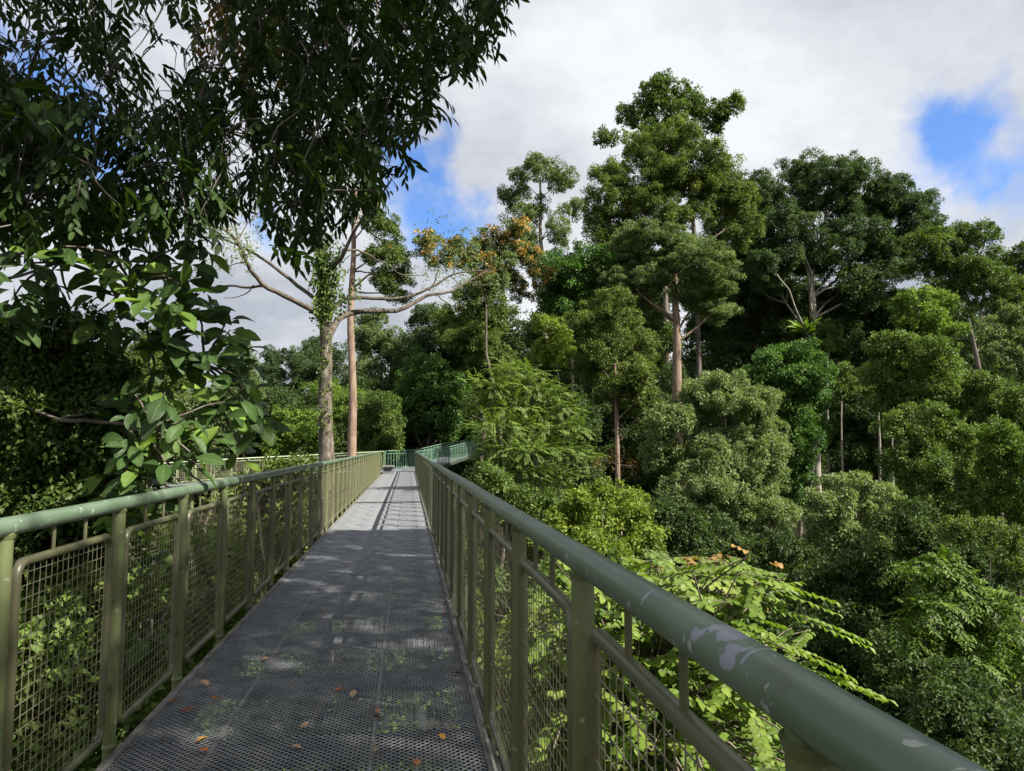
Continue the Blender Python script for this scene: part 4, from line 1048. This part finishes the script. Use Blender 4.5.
for k in range(380):
    x = rs.uniform(530, 800); y = rs.uniform(560, 860)
    if y < 545 + abs(x - 680) * .22 or (x > 760 and y < 640): continue
    c = W(x, y, rs.uniform(5.4, 7.6)); C.append(c); a = rs.uniform(0, 6.28); A.append(nrm(np.array([math.cos(a), math.sin(a), rs.normal(.05, .25)]))); Ls.append(rs.uniform(.7, 1.3))
C = np.array(C); A = np.array(A); Ls = np.array(Ls)
mb = MB(); m = MB()
base = np.array([W(660, 443, 6.6)[0], 6.6, 0]); base[2] = float(ground(base[0], base[1])) - .2
hub = W(650, 700, 6.6)
m.tube(smooth([base, base * [1, 1, 0] + [.1, 0, -8], base * [1, 1, 0] + [0, .1, -4], hub + [0, 0, -.4]]), np.linspace(.14, .05, 13), 10)
for c, a, l in zip(C, A, Ls):
    K = max(8, int(l / .033)); spray(mb, c[None], a[None], l, K, .088, rs, .45, 1.0, .16, HEART, .95, 1.0)
    s0 = c - a * l / 2; m.tube(curve(hub, s0, rs, .06, 6, .03), np.linspace(.014, .006, 6), 5, cap=False)
    tt_ = np.linspace(-.5, .5, 6)[:, None]; Q = c + a * l * tt_; Q[:, 2] -= .16 * l * (tt_[:, 0] + .5) ** 2; Q = Q[:5]; m.tube(Q, np.linspace(.006, .003, 6), 4, cap=False)
mb.build('crown', G['shrub'], t_); m.build('trunk', BARK['brown'], t_)
tipc = np.array([W(b[0], b[1], SY) for a, b in tw[3:5] + tw[8:11]] + [W(690, 560, SY), W(660, 565, SY), W(715, 555, SY)])
mb = MB(); spray(mb, tipc, rdir(len(tipc), rs) * [1, 1, .3], .2, 6, .07, rs, .45, 1.0, .2, HEART); mb.build('young_leaves', G['red'], t_)

def near_growth(name, label, lobs, Y, leaf, L, cl, seed, dens=1.0, tint=.5, style='puff', foot=None, **k):
    lo = lobes_px(lobs, Y, rng=np.random.default_rng(seed)); cx = np.mean([l[0] for l in lobs]); c = W(foot or cx, 443, Y)
    return grow(name, label, 'tree', lo, (c[0], Y), .09, 'brown', leaf, style, lp=L, cl=cl, dens=dens, tint=tint, seed=seed, **k)


near_growth('leafy_treetop', 'yellow green small leaved treetop seen through the right railing mesh', [(560, 640, 50, 30), (610, 680, 60, 40), (540, 720, 60, 40), (640, 740, 60, 40), (720, 740, 50, 35), (480, 680, 40, 40), (500, 780, 60, 40), (590, 800, 70, 40), (690, 800, 60, 40), (450, 620, 26, 26)], 8.5, 'yellow', .085, .2, 81, 1.0, .3)
near_growth('leafy_treetop', 'dull green treetop beneath the right railing beyond the lime shrub', [(560, 590, 34, 20), (520, 600, 30, 24), (610, 610, 36, 20), (480, 580, 24, 24), (455, 560, 14, 20), (660, 640, 40, 24), (740, 700, 50, 26), (800, 720, 40, 30)], 11.5, 'mid', .11, .26, 82, 1.0, .55)
near_growth('leafy_treetop', 'shadowed treetop with sunlit sprigs behind the first left mesh panel', [(20, 640, 60, 40), (80, 620, 50, 36), (40, 710, 70, 50), (110, 690, 50, 40), (70, 780, 80, 50), (-20, 600, 50, 40)], 6.5, 'mid', .09, .2, 83, 1.0, .75)
near_growth('leafy_treetop', 'fresh green treetop behind the second and third left mesh panels', [(150, 600, 40, 36), (190, 570, 36, 32), (170, 650, 44, 36), (220, 620, 30, 34), (240, 570, 28, 28), (130, 650, 36, 30)], 8.5, 'fresh', .10, .24, 84, .95, .6)
near_growth('leafy_treetop', 'olive treetop behind the far half of the left railing', [(270, 540, 26, 24), (300, 520, 24, 24), (330, 505, 22, 20), (355, 490, 18, 16), (250, 510, 26, 24), (290, 575, 26, 24), (310, 480, 24, 14), (270, 490, 24, 14)], 14, 'olive', .13, .3, 85, .9, .5)
near_growth('leafy_treetop', 'bright leaved treetop growing directly beneath the grated deck', [(200, 800, 90, 50), (330, 780, 90, 50), (300, 700, 80, 50), (420, 820, 80, 50), (380, 640, 50, 36), (320, 610, 50, 30)], 6.8, 'fresh', .12, .26, 86, .6, .4)
# the same broad leaves lower down, behind the left railing
rb2 = np.random.default_rng(52); P = []; D = []; Nn = []; LL = []; m = MB()
t_ = thing('broad_leaved_sapling', 'broad leaved sapling with grey green leaves behind the left mesh panels', 'sapling')
bs = W(150, 443, 7.0); bs[2] = float(ground(bs[0], 7.0)) - .2; top = W(150, 620, 7)
m.tube(smooth([bs, [bs[0], 7, -7], top]), np.linspace(.09, .03, 7), 8)
for (x, y) in [(120, 570), (160, 550), (200, 545), (185, 600), (150, 640), (110, 640), (215, 590), (60, 600), (90, 560), (235, 560), (130, 700), (30, 660)]:
    c = W(x, y, rb2.uniform(6.2, 7.6)); m.tube(curve(top + [0, 0, -.3], c, rb2, .06, 5), np.linspace(.012, .005, 5), 5, cap=False)
    for i_ in range(7):
        a = i_ * 2.4 + rb2.normal(0, .3); d = np.array([math.cos(a), math.sin(a), rb2.uniform(-.4, .3)]); P.append(c); D.append(d); Nn.append([0, 0, 1.] + rb2.normal(0, .35, 3)); LL.append(rb2.uniform(.18, .32))
mb = MB(); put_leaves(mb, np.array(P), np.array(D), np.array(Nn), np.array(LL), 1.0, np.clip(rb2.normal(.4, .2, len(P)), 0, 1), OBOV); mb.build('crown', G['big'], t_); m.build('trunk', BARK['brown'], t_)
# dry leaning stems
mb = MB(); rd = np.random.default_rng(91)
for k in range(46):
    x = rd.uniform(190, 330); y = rd.uniform(510, 590); Y = rd.uniform(8, 11); a = W(x, y, Y); an = rd.normal(0, .75); l = rd.uniform(.5, 1.3)
    if rd.random() < .35: an += 1.57
    d = np.array([math.cos(an), rd.normal(0, .3), math.sin(an)]) * l; q = curve(a - d, a + d, rd, .06, 6)
    if not ((q[:, 0] > -1.62) & (q[:, 2] > -.4)).any(): mb.tube(q, np.linspace(.014, .006, 6), 5)
tag(mb.build('dry_stems', BARK['dry']), 'tangle of pale dry stems seen through the left railing mesh', 'dead stems', kind='stuff')

# bird's nest fern on the domed tree
rf = np.random.default_rng(95); c = W(806, 334, 57.2); mb = MB(); n_ = 34
a = rf.uniform(0, 6.28, n_); D = np.stack([np.cos(a), np.sin(a), rf.uniform(.1, 1.3, n_)], 1)
put_leaves(mb, np.tile(c, (n_, 1)), D, np.tile([0, 0, 1.0], (n_, 1)) + rf.normal(0, .3, (n_, 3)), rf.uniform(1.2, 2.2, n_), .6, rf.uniform(.4, .9, n_), LANCE)
tag(mb.build('nest_fern', G['fresh']), 'spiky bright green fern perched on the pale trunk below the domed crown', 'fern')

# ------------------------------------------------------------------ fallen leaves on the deck
FL = [(179, 699, 'o', 'orange brown fallen leaf by the deck edge nearest the second left post'), (180, 712, 'r', 'dull red fallen leaf just below the orange brown one by the left deck edge'), (209, 686, 't', 'tan fallen leaf in the pale sunlit patch at the left of the deck'), (220, 698, 'o', 'broad salmon fallen leaf at the lower side of the pale sunlit patch'),
      (196, 742, 'y', 'yellow orange fallen leaf standing up near the bottom left of the deck'), (198, 750, 'o', 'flat orange fallen leaf touching the yellow orange one at bottom left'), (269, 658, 't', 'lone small tan fallen leaf in the left middle of the deck'), (344, 689, 'o', 'small orange fallen leaf near the middle of the deck, upper of a close pair'),
      (353, 698, 't', 'small brown fallen leaf near the middle of the deck, lower of a close pair'), (374, 710, 'o', 'large orange fallen leaf right of the deck middle, left one of two touching'), (381, 717, 'r', 'deep red fallen leaf right of the deck middle, right one of two touching'), (300, 729, 't', 'pale tan fallen leaf in the lower middle of the deck'),
      (290, 746, 't', 'thin curled tan fallen leaf at the bottom middle of the deck'), (376, 748, 't', 'brown tan fallen leaf at the bottom right of the middle seam'), (444, 740, 'y', 'bright amber fallen leaf near the bottom right of the deck'), (375, 575, 'b', 'tiny dark fallen leaf far up the middle of the deck'),
      (443, 615, 'r', 'small red brown fallen leaf at the right deck edge farther up'), (462, 673, 'r', 'rusty fallen leaf lying against the right edge angle'), (417, 766, 'o', 'pinkish fallen leaf at the very bottom right of the deck'), (160, 738, 'r', 'dark red fallen leaf close to the left edge at the bottom')]
LC = {'o': (.42, .16, .06), 'r': (.22, .06, .035), 't': (.36, .24, .14), 'y': (.55, .27, .04), 'b': (.05, .04, .03)}
LM = {k: noise_mat('dead_leaf_' + {'o': 'orange', 'r': 'red', 't': 'tan', 'y': 'amber', 'b': 'dark'}[k], [tuple(c * .6 for c in v), v, tuple(min(1, c * 1.25) for c in v)], 30, .7, .3) for k, v in LC.items()}
rl = np.random.default_rng(97)
for (x, y, c, lab) in FL:
    d = ray(x, y); p = EYE + d * ((.012 - EYE[2]) / d[2]); a = rl.uniform(0, 6.28); mb = MB()
    tpl = station_leaf([(0, 0), (.15, .14), (.4, .27), (.7, .22), (.9, .1), (1, 0)], rl.uniform(.3, .8), rl.uniform(-.15, .15))
    L = rl.uniform(.055, .085)
    put_leaves(mb, np.array([[0, 0, 0.]]), np.array([[math.cos(a), math.sin(a), .15]]), np.array([[rl.normal(0, .2), rl.normal(0, .2), 1.]]), L, 1.0, .5, tpl, cull=False)
    mb.tube([(0, 0, 0), (-.2 * L * math.cos(a), -.2 * L * math.sin(a), .004)], .0012, 5)
    o = mb.build('fallen_leaf', LM[c]); o.location = p; tag(o, lab, 'leaf', 'fallen leaves on the deck')
